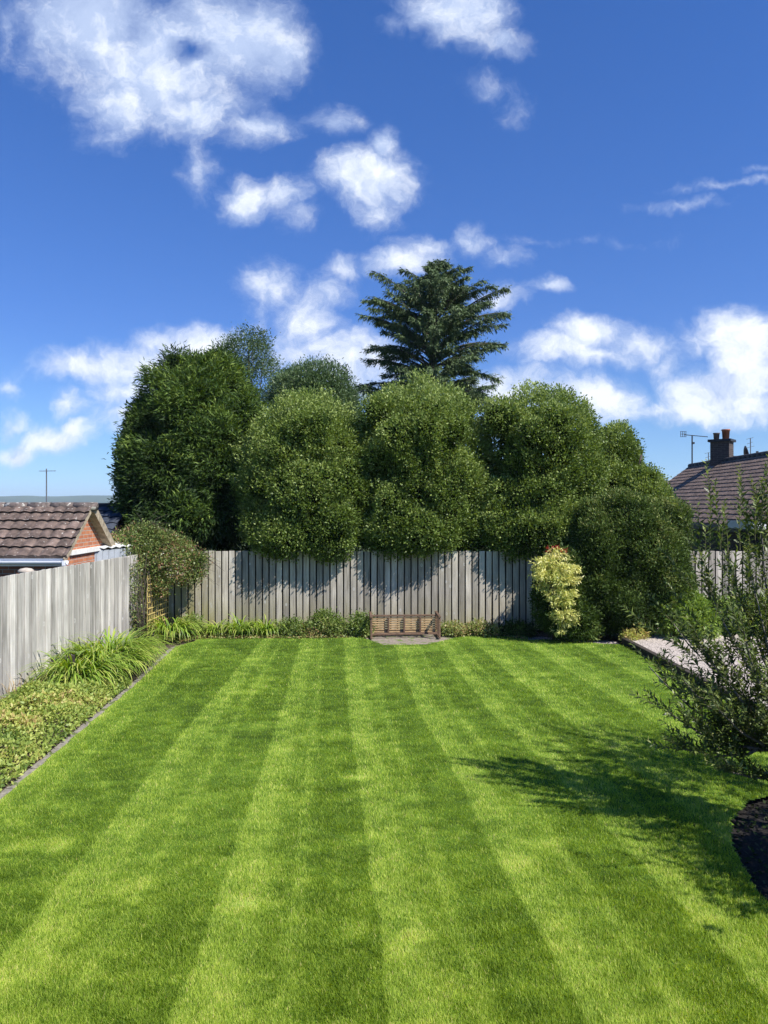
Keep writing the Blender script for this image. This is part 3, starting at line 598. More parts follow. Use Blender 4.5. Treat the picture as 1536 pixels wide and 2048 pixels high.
# dark blue-grey house behind
dh = empty('tiled_house', (-10, 19.5, 0), 'house with dark blue-grey tiled roof in shade behind the brick garage', 'building')
y0, y1 = 17.6, 19.6; z0 = CH-(1100-HY)/F*y0; z1 = CH-(1013-HY)/F*y1; s_ = Vector((0, y1-y0, z1-z0))
roof_sheet('roof', (-17, y0, z0), (1, 0, 0), tuple(s_.normalized()), 10.35, s_.length, .24, .30, .03, .028, M['tile_blue'], dh, nseed=8)
s2 = Vector((0, -2.0, z1-z0)); roof_sheet('rear_roof', (-17, y1+2.0, z0), (1, 0, 0), tuple(s2.normalized()), 10.3, s2.length, .24, .30, .03, .028, M['tile_blue'], dh, nseed=9)
gable_poly('gable_wall', -6.75, y0+.2, y1+1.8, y1, z0+.05, z1-.15, 0, M['brick_dark'], dh)
mb = MB(); mb.box((-11.9, y0+.27, z0/2), (10, .12, z0-.06)); mb.build('wall', M['brick_dark_x'], dh)
mb = MB(); mb.tube([(-17, y1, z1), (-6.62, y1, z1)], .09, 8); mb.build('ridge', M['ridge_dark'], dh, True)
def yagi(root, top, ang, L, n, el=.18, up=0, mat='metal', w=.012):
    d = Vector((math.cos(ang), math.sin(ang), up)).normalized(); s = Vector((-d.y, d.x, 0)).normalized()
    mb = MB(); mb.bar(top-d*L*.45, top+d*L*.55, w*1.4)
    for i in range(n):
        p = top-d*L*.40+d*L*.93*i/(n-1); l_ = el*(1-.35*i/n); mb.bar(p-s*l_, p+s*l_, w*.7)
    mb.build('antenna_head', M[mat], root)
a1 = at(93, 1003, 19.6); a1t = at(93, 942, 19.6)
an = empty('tv_aerial', (a1.x, a1.y, a1.z), 'thin tall television aerial rising behind the left brown roof', 'aerial')
mb = MB(); mb.tube([a1-Vector((0, 0, .1)), a1t+Vector((0, 0, .06))], .016, 6); mb.build('pole', M['metal'], an); yagi(an, a1t+Vector((0, 0, 0)), .15, .42, 7, .07, .02, w=.01)
# right house
rh = empty('bungalow', (13, 27, 0), 'bungalow with big brown tiled roof and chimney beyond the fence at right', 'building')
dR = Vector((-.083, -1, 0)).normalized(); pr = Vector((-1, .083, 0)).normalized()
R0 = at(1380, 932, 34.6); EL = 16.0; hz = 3.2; dz_ = 2.35
eave0 = R0+pr*hz-Vector((0, 0, dz_)); sv = (R0-eave0).normalized()
roof_sheet('roof', tuple(eave0), tuple(dR), tuple(sv), EL, (R0-eave0).length, .28, .25, .012, .022, M['tile_brown'], rh, npt=6, nseed=12)
e2 = R0-pr*hz-Vector((0, 0, dz_)); s3 = (R0-e2).normalized()
roof_sheet('rear_roof', tuple(e2), tuple(dR), tuple(s3), EL, (R0-e2).length, .3, .35, .02, .03, M['tile_brown'], rh, npt=4, nseed=13)
mb = MB()
for k in range(int(EL/.45)): mb.tube([R0+dR*(k*.45)+Vector((0, 0, .0)), R0+dR*(k*.45+.44)+Vector((0, 0, .0))], .11, 8, rr.random())
mb.build('ridge', M['ridge_dark'], rh, True)
wp = [eave0-pr*.45, eave0-pr*.45+dR*EL]; mb = MB(); mb.bar(wp[0]-Vector((0, 0, wp[0].z/2+.12)), wp[1]-Vector((0, 0, wp[0].z/2+.12)), .12, wp[0].z-.1); mb.build('wall', M['brick_dark'], rh)
mb = MB(); mb.bar(eave0-Vector((0, 0, .1))-pr*.05, eave0+dR*EL-Vector((0, 0, .1))-pr*.05, .04, .18); mb.build('fascia', M['black'], rh)
mb = MB(); mb.bar(eave0-Vector((0, 0, .05))+pr*.06, eave0+dR*EL-Vector((0, 0, .05))+pr*.06, .10, .08); mb.build('gutter', M['black'], rh)
# gable end at far side
mb = MB(); q0 = eave0-pr*.3-dR*-.2; q1 = e2+pr*.3; rt = R0-Vector((0, 0, .2)); g0 = [q0, q1]; 
mb.add([(q0.x, q0.y, 0), (q1.x, q1.y, 0), q1, rt+dR*.2, q0], [(0, 1, 2, 3, 4)]); mb.build('gable_wall', M['brick_dark'], rh)
for k, t_ in enumerate((2.5, 7.5)):
    c = wp[0]+dR*t_+pr*.08; c.z = 1.35; wf = MB(); wf.bar(c-dR*.7, c+dR*.7, .05, 1.15); fo = wf.build('window', M['white'], rh)
    wf = MB(); wf.bar(c-dR*.63+pr*.03, c+dR*.63+pr*.03, .02, 1.0); wf.build('pane', M['black'], fo)
# chimney (part of house)
cp = at(1456, 925, 30.6); cp = Vector((R0.x+dR.x*(R0.y-30.6), 30.6, R0.z))
cc = cp+Vector((0, 0, .22)); crot = Matrix.Rotation(R(-38), 3, 'Z')
mb = MB(); mb.box(cc, (.72, .72, 1.15), crot); ch = mb.build('chimney', M['brick_dark_x'], rh)
mb = MB(); mb.box(cc+Vector((0, 0, .60)), (.88, .88, .10), crot); mb.build('chimney_cap', M['black'], ch)
mb = MB(); mb.box(cc+Vector((0, 0, -.55)), (.84, .84, .22), crot); mb.build('flashing', M['lead'], ch)
for off, r_, hh, mt in ((Vector((.16, 0, 0)), .15, .42, 'pot'), (Vector((-.20, .05, 0)), .12, .28, 'pot_grey')):
    b_ = cc+Vector((0, 0, .65))+off; mb = MB(); mb.tube([b_, b_+Vector((0, 0, hh*.85)), b_+Vector((0, 0, hh*.86)), b_+Vector((0, 0, hh))], [r_*.85, r_, r_*1.12, r_*1.12], 14); mb.build('chimney_pot', M[mt], ch, True)
# satellite dish on chimney
sd = empty('satellite_dish', tuple(cc), 'dark satellite dish on a bracket at the right of the bungalow chimney', 'satellite dish')
mb = MB(); dc = cc+Vector((.84, -.35, .02)); ax = Vector((.93, -.25, .2)).normalized(); rings = []
for (rad, off) in ((.0, -.08), (.15, -.065), (.27, -.03), (.36, .02)): rings.append((rad, off))
o1 = ax.orthogonal().normalized(); o2 = ax.cross(o1); vs = [dc+ax*rings[0][1]]
for rad, off in rings[1:]:
    for k in range(20): vs.append(dc+ax*off+(o1*math.cos(k*math.pi/10)+o2*math.sin(k*math.pi/10))*rad)
fs = [(0, 1+k, 1+(k+1) % 20) for k in range(20)]+[(1+r*20+k, 1+(r+1)*20+k, 1+(r+1)*20+(k+1) % 20, 1+r*20+(k+1) % 20) for r in range(2) for k in range(20)]
mb.add(vs, fs); o = mb.build('dish', M['black'], sd, True); mm = o.modifiers.new('t', 'SOLIDIFY'); mm.thickness = .012
mb = MB(); mb.tube([cc+Vector((.35, -.2, -.05)), dc-ax*.12+Vector((0, 0, -.05)), dc-ax*.08], .03, 6); mb.build('bracket', M['black'], sd)
mb = MB(); mb.tube([dc+Vector((0, 0, -.35)), dc+ax*.38+Vector((0, 0, -.05))], .012, 6); mb.box(dc+ax*.40+Vector((0, 0, -.03)), (.07, .07, .16)); mb.build('receiver_arm', M['black'], sd)
# aerials on the right house
b0 = R0+dR*.3; t0 = at(1381, 874, b0.y); t0.x = b0.x
an = empty('tv_aerial', tuple(b0), 'tall dark television aerial with grid reflector at the far end of the bungalow ridge', 'aerial')
mb = MB(); mb.tube([b0-Vector((0, 0, .1)), t0+Vector((0, 0, .08))], .03, 6); mb.build('pole', M['black'], an); yagi(an, t0+Vector((.12, 0, .06)), -.1, 1.05, 9, .10, -.10, mat='black', w=.022)
mb = MB(); c = t0+Vector((-.42, 0, .13))
for i in range(4): mb.bar(c+Vector((-.12+.08*i, -.04, -.12)), c+Vector((-.12+.08*i, -.04, .12)), .018)
for z in (-.12, 0, .12): mb.bar(c+Vector((-.14, -.04, z)), c+Vector((.14, -.04, z)), .018)
mb.build('reflector_grid', M['black'], an)
mb = MB(); mb.box(t0+Vector((.05, -.03, -.28)), (.09, .06, .09)); mb.build('junction_box', M['black'], an)
def small_aerial(px, top, bot, Y, label):
    b_ = at(px, bot, Y); t_ = at(px, top, Y); an = empty('tv_aerial', tuple(b_), label, 'aerial')
    mb = MB(); mb.tube([b_-Vector((0, 0, .15)), t_], .018, 6); mb.build('pole', M['metal'], an)
    for z, l_ in ((-.02, .16), (-.2, .13), (-.36, .2)):
        mb = MB(); mb.bar(t_+Vector((-l_, 0, z-.03)), t_+Vector((l_, .1, z+.05)), .014); mb.build('element', M['metal'], an)
small_aerial(1501, 876, 908, 29.3, 'small thin aerial right of the satellite dish on the bungalow ridge')
small_aerial(1417, 905, 925, 32.8, 'tiny aerial left of the chimney on the bungalow ridge')
# distant house between hedge and bungalow
fh = empty('distant_house', (22, 62, 0), 'small distant house with dark roof just right of the hedge', 'building')
c = at(1300, 950, 62); zt = c.z+.1
mb = MB(); mb.box((c.x, 64, zt/2-.4), (5.2, 6, zt-.8)); mb.build('wall', M['brick_dark_x'], fh)
mb = MB(); mb.add([(c.x-3.4, 60.5, zt-.75), (c.x+1.2, 60.5, zt-.75), (c.x+1.0, 64, zt+.1), (c.x-3.4, 64, zt+.1), (c.x-3.4, 67.5, zt-.75), (c.x+1.2, 67.5, zt-.75)], [(0, 1, 2, 3), (3, 2, 5, 4), (1, 5, 2)]); mb.build('roof', M['solar'], fh)
mb = MB(); mb.bar((c.x+1.0, 60.6, zt-.62), (c.x+2.2, 60.6, zt-.1), .1, .08); mb.build('verge', M['whitewood'], fh)
# shed beyond right fence
sh = empty('garden_shed', (10.1, 19.3, 0), 'dark shed with pale roof edge showing over the right end of the fence', 'shed')
mb = MB(); mb.box((10.15, 19.3, 1.15), (1.5, 1.0, 2.3)); mb.build('wall', M['fence_dark'], sh)
mb = MB(); mb.box((10.1, 19.28, 2.42), (1.9, 1.4, .20), Matrix.Rotation(R(3), 3, 'Y')); mb.build('roof', M['whitewood'], sh)

# ================================================================== BENCH (tipped on its back)
bl = gnd(756, 1276); br_ = gnd(872, 1271)
bn = empty('garden_bench', (.48, 17.0, 0), 'weathered brown slatted wooden bench tipped over on the paving against the back fence', 'bench')
W_ = .76; H_ = .46; D_ = .62
br0 = Matrix.Translation((.46, 16.98, .0)) @ Matrix.Rotation(R(3.2), 4, 'Z')
T = lambda x, y, z: br0 @ Vector((x, y, z))
def bb(name, segs, mat='bench', w=.055, h=.055):
    mb = MB()
    for a, b in segs: mb.bar(T(*a), T(*b), w*.85, h*.85, tone=rr.random())
    return mb.build(name, M[mat], bn, bevel=.006)
for s in (-1, 1):
    x = s*W_
    bb('leg', [((x, -D_/2, .0), (x, -D_/2, H_))]); bb('leg', [((x, D_/2, .0), (x, D_/2, H_+.02))])
    bb('armrest', [((x, -D_/2-.05, H_+.03), (x, D_/2+.02, H_+.05))], w=.07, h=.04)
    bb('side_rail', [((x, -D_/2-.03, .03), (x, D_/2, .03))], w=.05, h=.045)
    bb('upright', [((x, -.02, .05), (x, -.02, H_+.01))], w=.045, h=.045)
bb('top_rail', [((-W_+.02, .06, H_+.005), (W_-.02, .06, H_+.005))], w=.09, h=.045)
bb('bottom_rail', [((-W_+.02, -.12, .075), (W_-.02, -.06, .075))], w=.05, h=.05)
for k in range(7):
    z = .10+k*.052
    bb('slat', [((-W_+.03, .05, z), (W_-.03, .05, z))], 'bench_slat', w=.016, h=.042)
for x in (-.36, 0, .36): bb('bearer', [((x, .005, .06), (x, .005, H_-.02))], w=.05, h=.06)

# ================================================================== TREES
def tree(name, label, lobes, ncl, per, spread, L, Wd, mat, seed, group=None, inn=2500, isz=.22, imat='hedge_in', limbs=5, cat='tree', tr=.12, **kw):
    cx = np.mean([l[0] for l in lobes]); cy = np.mean([l[1] for l in lobes]); zt = max(l[2] for l in lobes)
    r = empty(name, (float(cx), float(cy), 0), label, cat, group)
    rg = random.Random(seed); lm_ = [Vector(l[:3])+Vector((0, 0, l[5]*.3)) for l in rg.sample(lobes, min(limbs, len(lobes)))]
    trunk(r, (cx, cy, -.06), (cx, cy, zt), tr, lm_, seed)
    foliage('crown', lobes, ncl, per, spread, L, Wd, M[mat], r, seed, **kw)
    if inn: inner(lobes, inn, isz, M[imat], r, seed+1)
    return r
P = px_lobe
hg = 'clipped rounded hedge trees behind the back fence'
def dome(cx, top, rx, seed, front=17.4, nl=15, ry=1.9, bottom=1096, bf=1.1, bc=1000, br=100):
    g = random.Random(seed); rz = (bottom-top)*.5; out = [P(cx, top+rz*.92, rx, rz*.92, front+ry, ry), P(cx, bc, rx*bf, br, front+ry*.97, ry)]
    for k in range(nl):
        t = g.uniform(-.78, .78); py = g.uniform(top+50, 1078) if k % 3 else g.uniform(1050, 1078); rr_ = g.uniform(26, 44)+(8 if py > 980 else 0)
        up = max(0, (top+110-py)/110); off = ry*(1-math.sqrt(max(.05, 1-t*t*.9)))+ry*.5*up*up
        out.append(P(cx+t*rx, py, rr_, rr_*g.uniform(.8, 1.15), front+off+g.uniform(.16, .34), .5))
    return out
def lumps(base, n, r0, r1, seed, push=.88):
    g = random.Random(seed); out = list(base)
    for k in range(n):
        c = g.choice(base); d = Vector((g.gauss(0, 1), -abs(g.gauss(0, .8)), g.gauss(0, 1))).normalized(); q = g.uniform(r0, r1)
        out.append((c[0]+d.x*c[3]*push, c[1]+d.y*c[4]*push, c[2]+d.z*c[5]*push, q, q, q*.9))
    return out
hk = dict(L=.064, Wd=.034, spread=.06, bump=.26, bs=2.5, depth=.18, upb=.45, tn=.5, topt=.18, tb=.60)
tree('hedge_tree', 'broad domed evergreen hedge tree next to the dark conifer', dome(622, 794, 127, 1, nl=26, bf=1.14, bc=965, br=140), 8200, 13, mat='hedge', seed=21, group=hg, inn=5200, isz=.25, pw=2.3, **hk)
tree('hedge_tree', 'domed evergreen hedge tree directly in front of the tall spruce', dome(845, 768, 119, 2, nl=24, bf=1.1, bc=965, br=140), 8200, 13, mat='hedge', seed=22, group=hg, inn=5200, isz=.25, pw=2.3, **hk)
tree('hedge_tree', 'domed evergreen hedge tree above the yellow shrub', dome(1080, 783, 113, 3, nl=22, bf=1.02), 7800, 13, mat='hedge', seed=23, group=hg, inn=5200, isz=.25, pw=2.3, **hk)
tree('hedge_tree', 'smaller pointed hedge tree at the right end of the hedge beside the bungalow roof', lumps([P(1230, 915, 44, 60, 20.4, 1.1), P(1225, 985, 60, 75, 20.0, 1.3), P(1275, 1010, 60, 75, 19.6, 1.2), P(1315, 1050, 50, 60, 19.2, 1.1)], 10, .2, .35, 4), 4000, 13, mat='hedge', seed=24, group=hg, **hk)
tree('conifer_tree', 'tall dark feathery conifer at the left end of the hedge', [P(400, 870, 96, 125, 20.6, 1.8), P(345, 970, 88, 120, 20.2, 1.8), P(445, 970, 80, 130, 19.9, 1.6), P(312, 890, 48, 80, 20.6, 1.3), P(352, 795, 50, 58, 20.8, 1.1), P(432, 785, 56, 62, 21, 1.1), P(348, 735, 18, 34, 20.9, .4), P(388, 745, 20, 30, 20.9, .5), P(440, 738, 24, 38, 21, .5), P(285, 840, 22, 36, 20.6, .5), P(490, 860, 36, 70, 20.4, .9), P(380, 1040, 100, 56, 19.4, 1.3)],
     5600, 15, .10, .16, .030, 'conifer', 31, inn=4200, isz=.26, out=1.1, upb=-.05, rnd=.42, bump=.46, bs=1.7, depth=.22, tb=.33, droop=.3, tn=.6, topt=.15, tr=.2, cat='conifer')
tree('holly_tree', 'dark broadleaf tree edging the left side of the conifer', [P(268, 950, 24, 100, 19.9, .8), P(290, 860, 28, 60, 20.3, .8), P(262, 1010, 20, 45, 19.9, .6), P(300, 1000, 50, 80, 19.8, .9)], 900, 10, .10, .10, .05, 'shrub', 33, inn=500, isz=.2, bump=.3, tb=.55, tr=.09)
tree('slender_tree', 'slender airy grey-green tree rising behind the conifer', [P(505, 690, 40, 42, 26, .9), P(480, 730, 40, 50, 26, .9), P(525, 740, 38, 52, 26, .9), P(505, 790, 62, 60, 26, 1.1), P(463, 690, 16, 24, 26, .4)], 1350, 12, .11, .085, .034, 'tree_b', 35, inn=0, bump=.35, bs=2, depth=.8, tb=.5, back=1, tr=.13, limbs=5)
tree('round_tree', 'round green tree showing between the slender tree and the spruce', [P(635, 790, 78, 62, 25, 1.5), P(590, 800, 50, 55, 25, 1.3), P(680, 815, 40, 48, 25, 1.0), P(640, 850, 90, 60, 25, 1.5)], 2600, 12, .09, .085, .034, 'tree_b', 37, inn=1500, isz=.25, bump=.22, bs=1.6, tb=.62, upb=.8)
# spruce
def spruce():
    Y = 30.; top = at(876, 520, Y); x0 = top.x
    r = empty('spruce_tree', (x0-.2, Y, 0), 'tall open blue-green spruce standing above the hedge', 'spruce'); rg = np.random.RandomState(5)
    mb = MB(); mb.tube([(x0-.55, Y, -.06), (x0-.45, Y, 4), (x0-.2, Y, 8), (x0, Y, top.z-.1)], [.26, .2, .13, .02], 9); mb.build('trunk', M['bark'], r, True)
    br = MB(); Pn, Dn, Nn_, Ln, Tn = [], [], [], [], []
    zt = top.z; nb = 215
    for i in range(nb):
        f = (i+rg.rand())/nb; z = zt-.12-f**.9*7.2; dd = zt-z
        az = i*2.39996+rg.rand()*.5
        reach = min(.2+dd*.85, 2.7)*rg.uniform(.5, 1.08)
        # long limbs at the right, low
        h = np.array([math.cos(az), math.sin(az), 0.]); 
        if h[0] > .3 and dd > 3.0: reach *= 1.18
        if h[0] < -.3 and dd > 2.2: reach *= 1.08
        rise = rg.uniform(.4, .8) if dd < 4.2 else rg.uniform(.1, .6)
        b0 = np.array([x0-.5*min(1, dd/7), Y, z]); n = 9; pts = []
        for k in range(n):
            s = k/(n-1); pts.append(b0+h*reach*s+np.array([0, 0, reach*(rise*s+.08*math.sin(3.1*s)-.10*s*s)]))
        br.tube(pts, [max(.008, .045*(1-k/n)*(.3+reach/3)) for k in range(n)], 5, cap=False)
        side = np.array([-h[1], h[0], 0]); m = int(52*reach)+12
        for j in range(m):
            s = rg.uniform(.22, 1)**.85; q = s*(n-1); k = min(int(q), n-2); p = pts[k]*(1-(q-k))+pts[k+1]*(q-k)
            sg = rg.choice([-1, 1]); tl = (.16+.36*reach/3*(1-s*.55))*rg.uniform(.5, 1.2)
            td = norm(h*.75+side*sg*rg.uniform(.2, 1.1)+np.array([0, 0, rg.uniform(-.95, .35)]))
            nn = 6
            for e in range(nn):
                pp = p+td*tl*e/nn; Pn.append(pp); Dn.append(td*.9+rg.normal(size=3)*.35+np.array([0, 0, -.5])); Nn_.append(rg.normal(size=3)*.6+np.array([0, 0, 1])); Ln.append(rg.uniform(.09, .17)); Tn.append(.35+.3*rg.rand()+.25*e/nn+.15*(s > .8))
    for j in range(240):   # leader
        z = zt-rg.rand()*.9; Pn.append(np.array([x0+rg.normal()*.05, Y+rg.normal()*.05, z])); Dn.append(np.array([rg.normal(), rg.normal(), .5])); Nn_.append(rg.normal(size=3)); Ln.append(.14); Tn.append(.5)
    br.build('limb_set', M['bark'], r, True)
    leaves('crown', np.array(Pn), np.array(Dn), np.array(Nn_), np.array(Ln), np.array(Ln)*.26, np.array(Tn), M['spruce'], r)
spruce()
# shrubs in front of the fence at the right
ds = tree('large_shrub', 'large dark glossy evergreen shrub in front of the fence right of the yellow shrub', lumps([P(1285, 1115, 84, 105, 17.1, .85), P(1205, 1140, 66, 125, 17.1, .8), P(1325, 1160, 52, 90, 16.9, .7), P(1250, 1055, 72, 60, 17.3, .8), P(1185, 1070, 44, 60, 17.3, .6), P(1322, 1050, 40, 50, 17.4, .5), P(1245, 1200, 90, 75, 16.9, .65)], 26, .18, .36, 6),
     7000, 12, .055, .07, .024, 'shrub', 41, inn=2200, isz=.16, bump=.34, bs=3.0, upb=.7, tb=.62, rnd=.9, topt=.2, tr=.06, cat='shrub', zmin=.12)
def pieris():
    r = empty('pieris_shrub', (3.75, 16.55, 0), 'upright shrub with cream-yellow tiers and red tips at the lawn edge', 'shrub')
    trunk(r, (3.75, 16.6, -.04), (3.75, 16.6, 1.5), .03, [(3.5, 16.5, 1.2), (4, 16.5, .9), (3.6, 16.4, .7), (3.9, 16.4, 1.5)], 3)
    green = [P(1130, 1195, 52, 85, 16.75, .5), P(1100, 1200, 34, 62, 16.6, .45), P(1150, 1240, 50, 40, 16.5, .5), P(1125, 1130, 30, 30, 16.7, .3)]
    foliage('green_foliage', green, 1500, 10, .05, .085, .026, M['shrub'], r, 51, bump=.2, bs=2.5, tb=.62, zmin=.02)
    inner(green, 600, .14, M['hedge_in'], r, 52, zmin=.05)
    tiers = [P(1108, 1106, 12, 12, 16.45, .14), P(1122, 1112, 14, 8, 16.45, .12), P(1095, 1125, 26, 12, 16.35, .26), P(1130, 1138, 26, 9, 16.3, .26), P(1100, 1150, 34, 11, 16.25, .3), P(1125, 1160, 26, 10, 16.2, .28), P(1085, 1138, 18, 9, 16.4, .2), P(1118, 1186, 28, 10, 16.15, .3), P(1122, 1203, 22, 9, 16.1, .26), P(1128, 1228, 24, 9, 16.1, .28), P(1130, 1241, 20, 7, 16.1, .25), P(1118, 1261, 8, 5, 16.1, .14), P(1090, 1172, 18, 7, 16.3, .2)]
    tiers = [(a, b, c, d*1.15, e*1.0, f*.62) for a, b, c, d, e, f in tiers]
    foliage('yellow_foliage', tiers, 900, 9, .03, .085, .022, M['pieris'], r, 53, bump=.2, bs=4, tb=.72, tn=.3, depth=.7, out=.9, upb=-.25, rnd=.5, back=.8, droop=.2)
    red = [P(1098, 1100, 8, 6, 16.45, .08), P(1118, 1098, 7, 6, 16.5, .08), P(1126, 1103, 9, 7, 16.4, .08), P(1112, 1096, 5, 5, 16.5, .05)]
    for i, q in enumerate(red): foliage('red_tip', [q], 7, 7, .012, .05, .014, M['red'], r, 54+i, bump=.2, depth=.8, upb=.8, back=1)
pieris()
# bright shrubs at the far right by the fence, behind the near tree
tree('laurel_shrub', 'bright green bushy plant against the fence behind the timber edging', [P(1345, 1225, 45, 40, 16.6, .5), P(1385, 1235, 50, 38, 16.6, .5), P(1360, 1200, 30, 25, 16.7, .4)], 700, 10, .06, .10, .034, 'laurel', 43, inn=250, isz=.14, cat='shrub', tr=.02, zmin=.08, tb=.55)
tree('border_shrub', 'yellow-green leafy plants at the foot of the fence far right', [P(1440, 1235, 50, 35, 17.1, .45), P(1500, 1235, 55, 40, 17.1, .45), P(1550, 1230, 45, 45, 17, .45)], 800, 10, .06, .08, .03, 'laurel', 44, inn=250, isz=.14, cat='shrub', tr=.02, zmin=.08, tb=.45)
tree('edging_plant', 'small yellow-green plant at the end of the timber edging', [P(1262, 1272, 16, 9, 16.25, .18), P(1278, 1268, 14, 10, 16.3, .16)], 90, 9, .04, .06, .03, 'cover', 45, inn=0, cat='plant', tr=.008, zmin=0, tb=.8, limbs=1)
# ================================================================== ROSE AND TRELLIS
ro = empty('rambling_rose', (-4.95, 17.0, 0), 'rambling rose with reddish leaves spilling over the corner of the two fences', 'rose')
rl = [P(232, 1092, 20, 14, 16.5, .2), P(398, 1118, 18, 14, 17.2, .2), P(290, 1062, 30, 14, 16.8, .25), P(300, 1105, 55, 44, 16.9, .6), P(262, 1090, 36, 32, 16.6, .5), P(340, 1110, 50, 42, 17.1, .5), P(300, 1130, 52, 34, 16.8, .45), P(370, 1130, 32, 28, 17.2, .35), P(385, 1145, 26, 18, 17.2, .3)]
foliage('crown', rl+[P(282, 1165, 16, 26, 16.5, .2), P(318, 1172, 14, 22, 16.6, .15)], 3200, 9, .07, .052, .028, M['rose'], ro, 61, bump=.75, bs=2.0, depth=.6, tb=.5, back=.9, rnd=1.1, tn=.7)
inner(rl, 500, .12, M['shrub'], ro, 62, .65)
sm = MB(); g = random.Random(9)
for k in range(46):
    a = Vector((g.uniform(-5.32, -5.17), g.uniform(15.8, 17.5), 0)); e = Vector((a.x+g.uniform(-.05, .10), a.y+g.uniform(-.25, .25), g.uniform(1.1, 2.1))); m = a.lerp(e, .5)+Vector((g.uniform(-.12, .12), g.uniform(-.1, .1), 0))
    sm.tube([a, m, e], [.012, .009, .004], 5)
for k in range(120):
    c = rl[g.randrange(len(rl))]; a = Vector(c[:3]); e = a+Vector((g.uniform(-.2, .75), g.uniform(-.4, .2), g.uniform(-.5, .45))); sm.tube([a, a.lerp(e, .5)+Vector((0, 0, .09)), e], [.007, .005, .002], 4)
sm.build('stem_set', M['bark'], ro, True)
rng4 = np.random.RandomState(8); nn_ = 2600
Pp = np.stack([rng4.uniform(-5.36, -5.19, nn_), rng4.uniform(15.7, 17.3, nn_), rng4.uniform(.2, 1.75, nn_)], -1)
leaves('hanging_foliage', Pp, rng4.normal(size=(nn_, 3))+np.array([.3, -.3, -.6]), rng4.normal(size=(nn_, 3)), .06, .026, rng4.rand(nn_)*.8, M['rose'], ro)
tr_ = empty('trellis', (-5.0, 17.1, 0), 'yellowish wooden lattice trellis in the fence corner under the rose', 'trellis')
mb = MB(); ta = Vector((-5.14, 16.3, 0)); tb_ = Vector((-5.06, 17.6, 0)); nv = 11
for i in range(nv): p_ = ta.lerp(tb_, i/(nv-1)); mb.bar(p_+Vector((0, 0, .12)), p_+Vector((0, 0, 1.45)), .022, .012, tone=rr.random())
mb.build('vertical_laths', M['trellis'], tr_)
mb = MB()
for i in range(10): z = .2+i*.13; mb.bar(ta+Vector((.012, -.012, z)), tb_+Vector((.012, -.012, z)), .012, .024, tone=rr.random())
mb.build('cross_laths', M['trellis'], tr_)
# ================================================================== DAYLILIES (strap leaves)
def strap(name, label, base, n, Ls, w, seed, mat='lily', rad=.25, bias=(.5, -.35), group=None, cat='daylily', stiff=1.0):
    r = empty(name, tuple(base), label, cat, group); g = np.random.RandomState(seed); K = 9
    A = g.uniform(0, 2*math.pi, n); o = g.rand(n)**.5*rad
    B = np.stack([base[0]+np.cos(A)*o, base[1]+np.sin(A)*o, np.full(n, base[2])-.03], -1)
    dirh = np.stack([np.cos(A)+bias[0]+g.normal(size=n)*.35, np.sin(A)+bias[1]+g.normal(size=n)*.35, 0*A], -1); dirh = norm(dirh)
    el = np.radians(g.uniform(58, 88, n)); L = Ls*g.uniform(.6, 1.1, n); curl = g.uniform(1.9, 3.4, n)*stiff
    V = np.empty((n, K, 2, 3)); p = B.copy(); side = np.cross(dirh, [0, 0, 1]); tone = np.empty((n, K, 2)); tb0 = g.rand(n)
    for k in range(K):
        s = k/(K-1); ang = el-curl*s**1.5; wd = 1.45*w*(1-.25*abs(s-.3))*(1 if s < .6 else max(.08, 1-(s-.6)/.4))
        V[:, k, 0] = p-side*wd*.5; V[:, k, 1] = p+side*wd*.5; tone[:, k, :] = (-.08+.52*tb0+.45*min(1, s*1.6))[:, None]+(.25*(s > .93))  # blade bases darker: the tuft's self-shadow painted into the tone
        p = p+(dirh*np.cos(ang)[:, None]+np.array([0, 0, 1])*np.sin(ang)[:, None])*(L/(K-1))[:, None]
    V[..., 2] = np.maximum(V[..., 2], .0)
    idx = np.arange(n*K*2).reshape(n, K, 2); q = np.stack([idx[:, :-1, 0], idx[:, :-1, 1], idx[:, 1:, 1], idx[:, 1:, 0]], -1).reshape(-1, 4)
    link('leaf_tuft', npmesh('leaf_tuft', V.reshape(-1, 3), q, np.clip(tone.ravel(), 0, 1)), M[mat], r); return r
lg = 'daylily clumps along the fences'
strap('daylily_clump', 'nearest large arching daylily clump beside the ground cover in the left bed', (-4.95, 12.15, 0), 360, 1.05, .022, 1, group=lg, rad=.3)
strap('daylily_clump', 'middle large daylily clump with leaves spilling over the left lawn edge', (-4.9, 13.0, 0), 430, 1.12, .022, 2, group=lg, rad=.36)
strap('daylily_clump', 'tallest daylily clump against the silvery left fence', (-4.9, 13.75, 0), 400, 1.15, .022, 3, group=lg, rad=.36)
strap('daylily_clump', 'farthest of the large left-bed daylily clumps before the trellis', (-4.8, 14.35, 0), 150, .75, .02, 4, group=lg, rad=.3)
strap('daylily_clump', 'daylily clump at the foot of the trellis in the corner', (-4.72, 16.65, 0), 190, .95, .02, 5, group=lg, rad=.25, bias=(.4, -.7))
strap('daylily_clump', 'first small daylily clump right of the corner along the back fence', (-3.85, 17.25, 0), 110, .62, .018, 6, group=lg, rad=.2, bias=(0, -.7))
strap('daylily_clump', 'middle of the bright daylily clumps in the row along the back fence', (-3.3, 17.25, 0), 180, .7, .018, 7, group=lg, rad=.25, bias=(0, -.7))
strap('daylily_clump', 'last bright daylily clump in the row, nearest the bench', (-2.72, 17.25, 0), 170, .68, .018, 8, group=lg, rad=.25, bias=(.2, -.7))
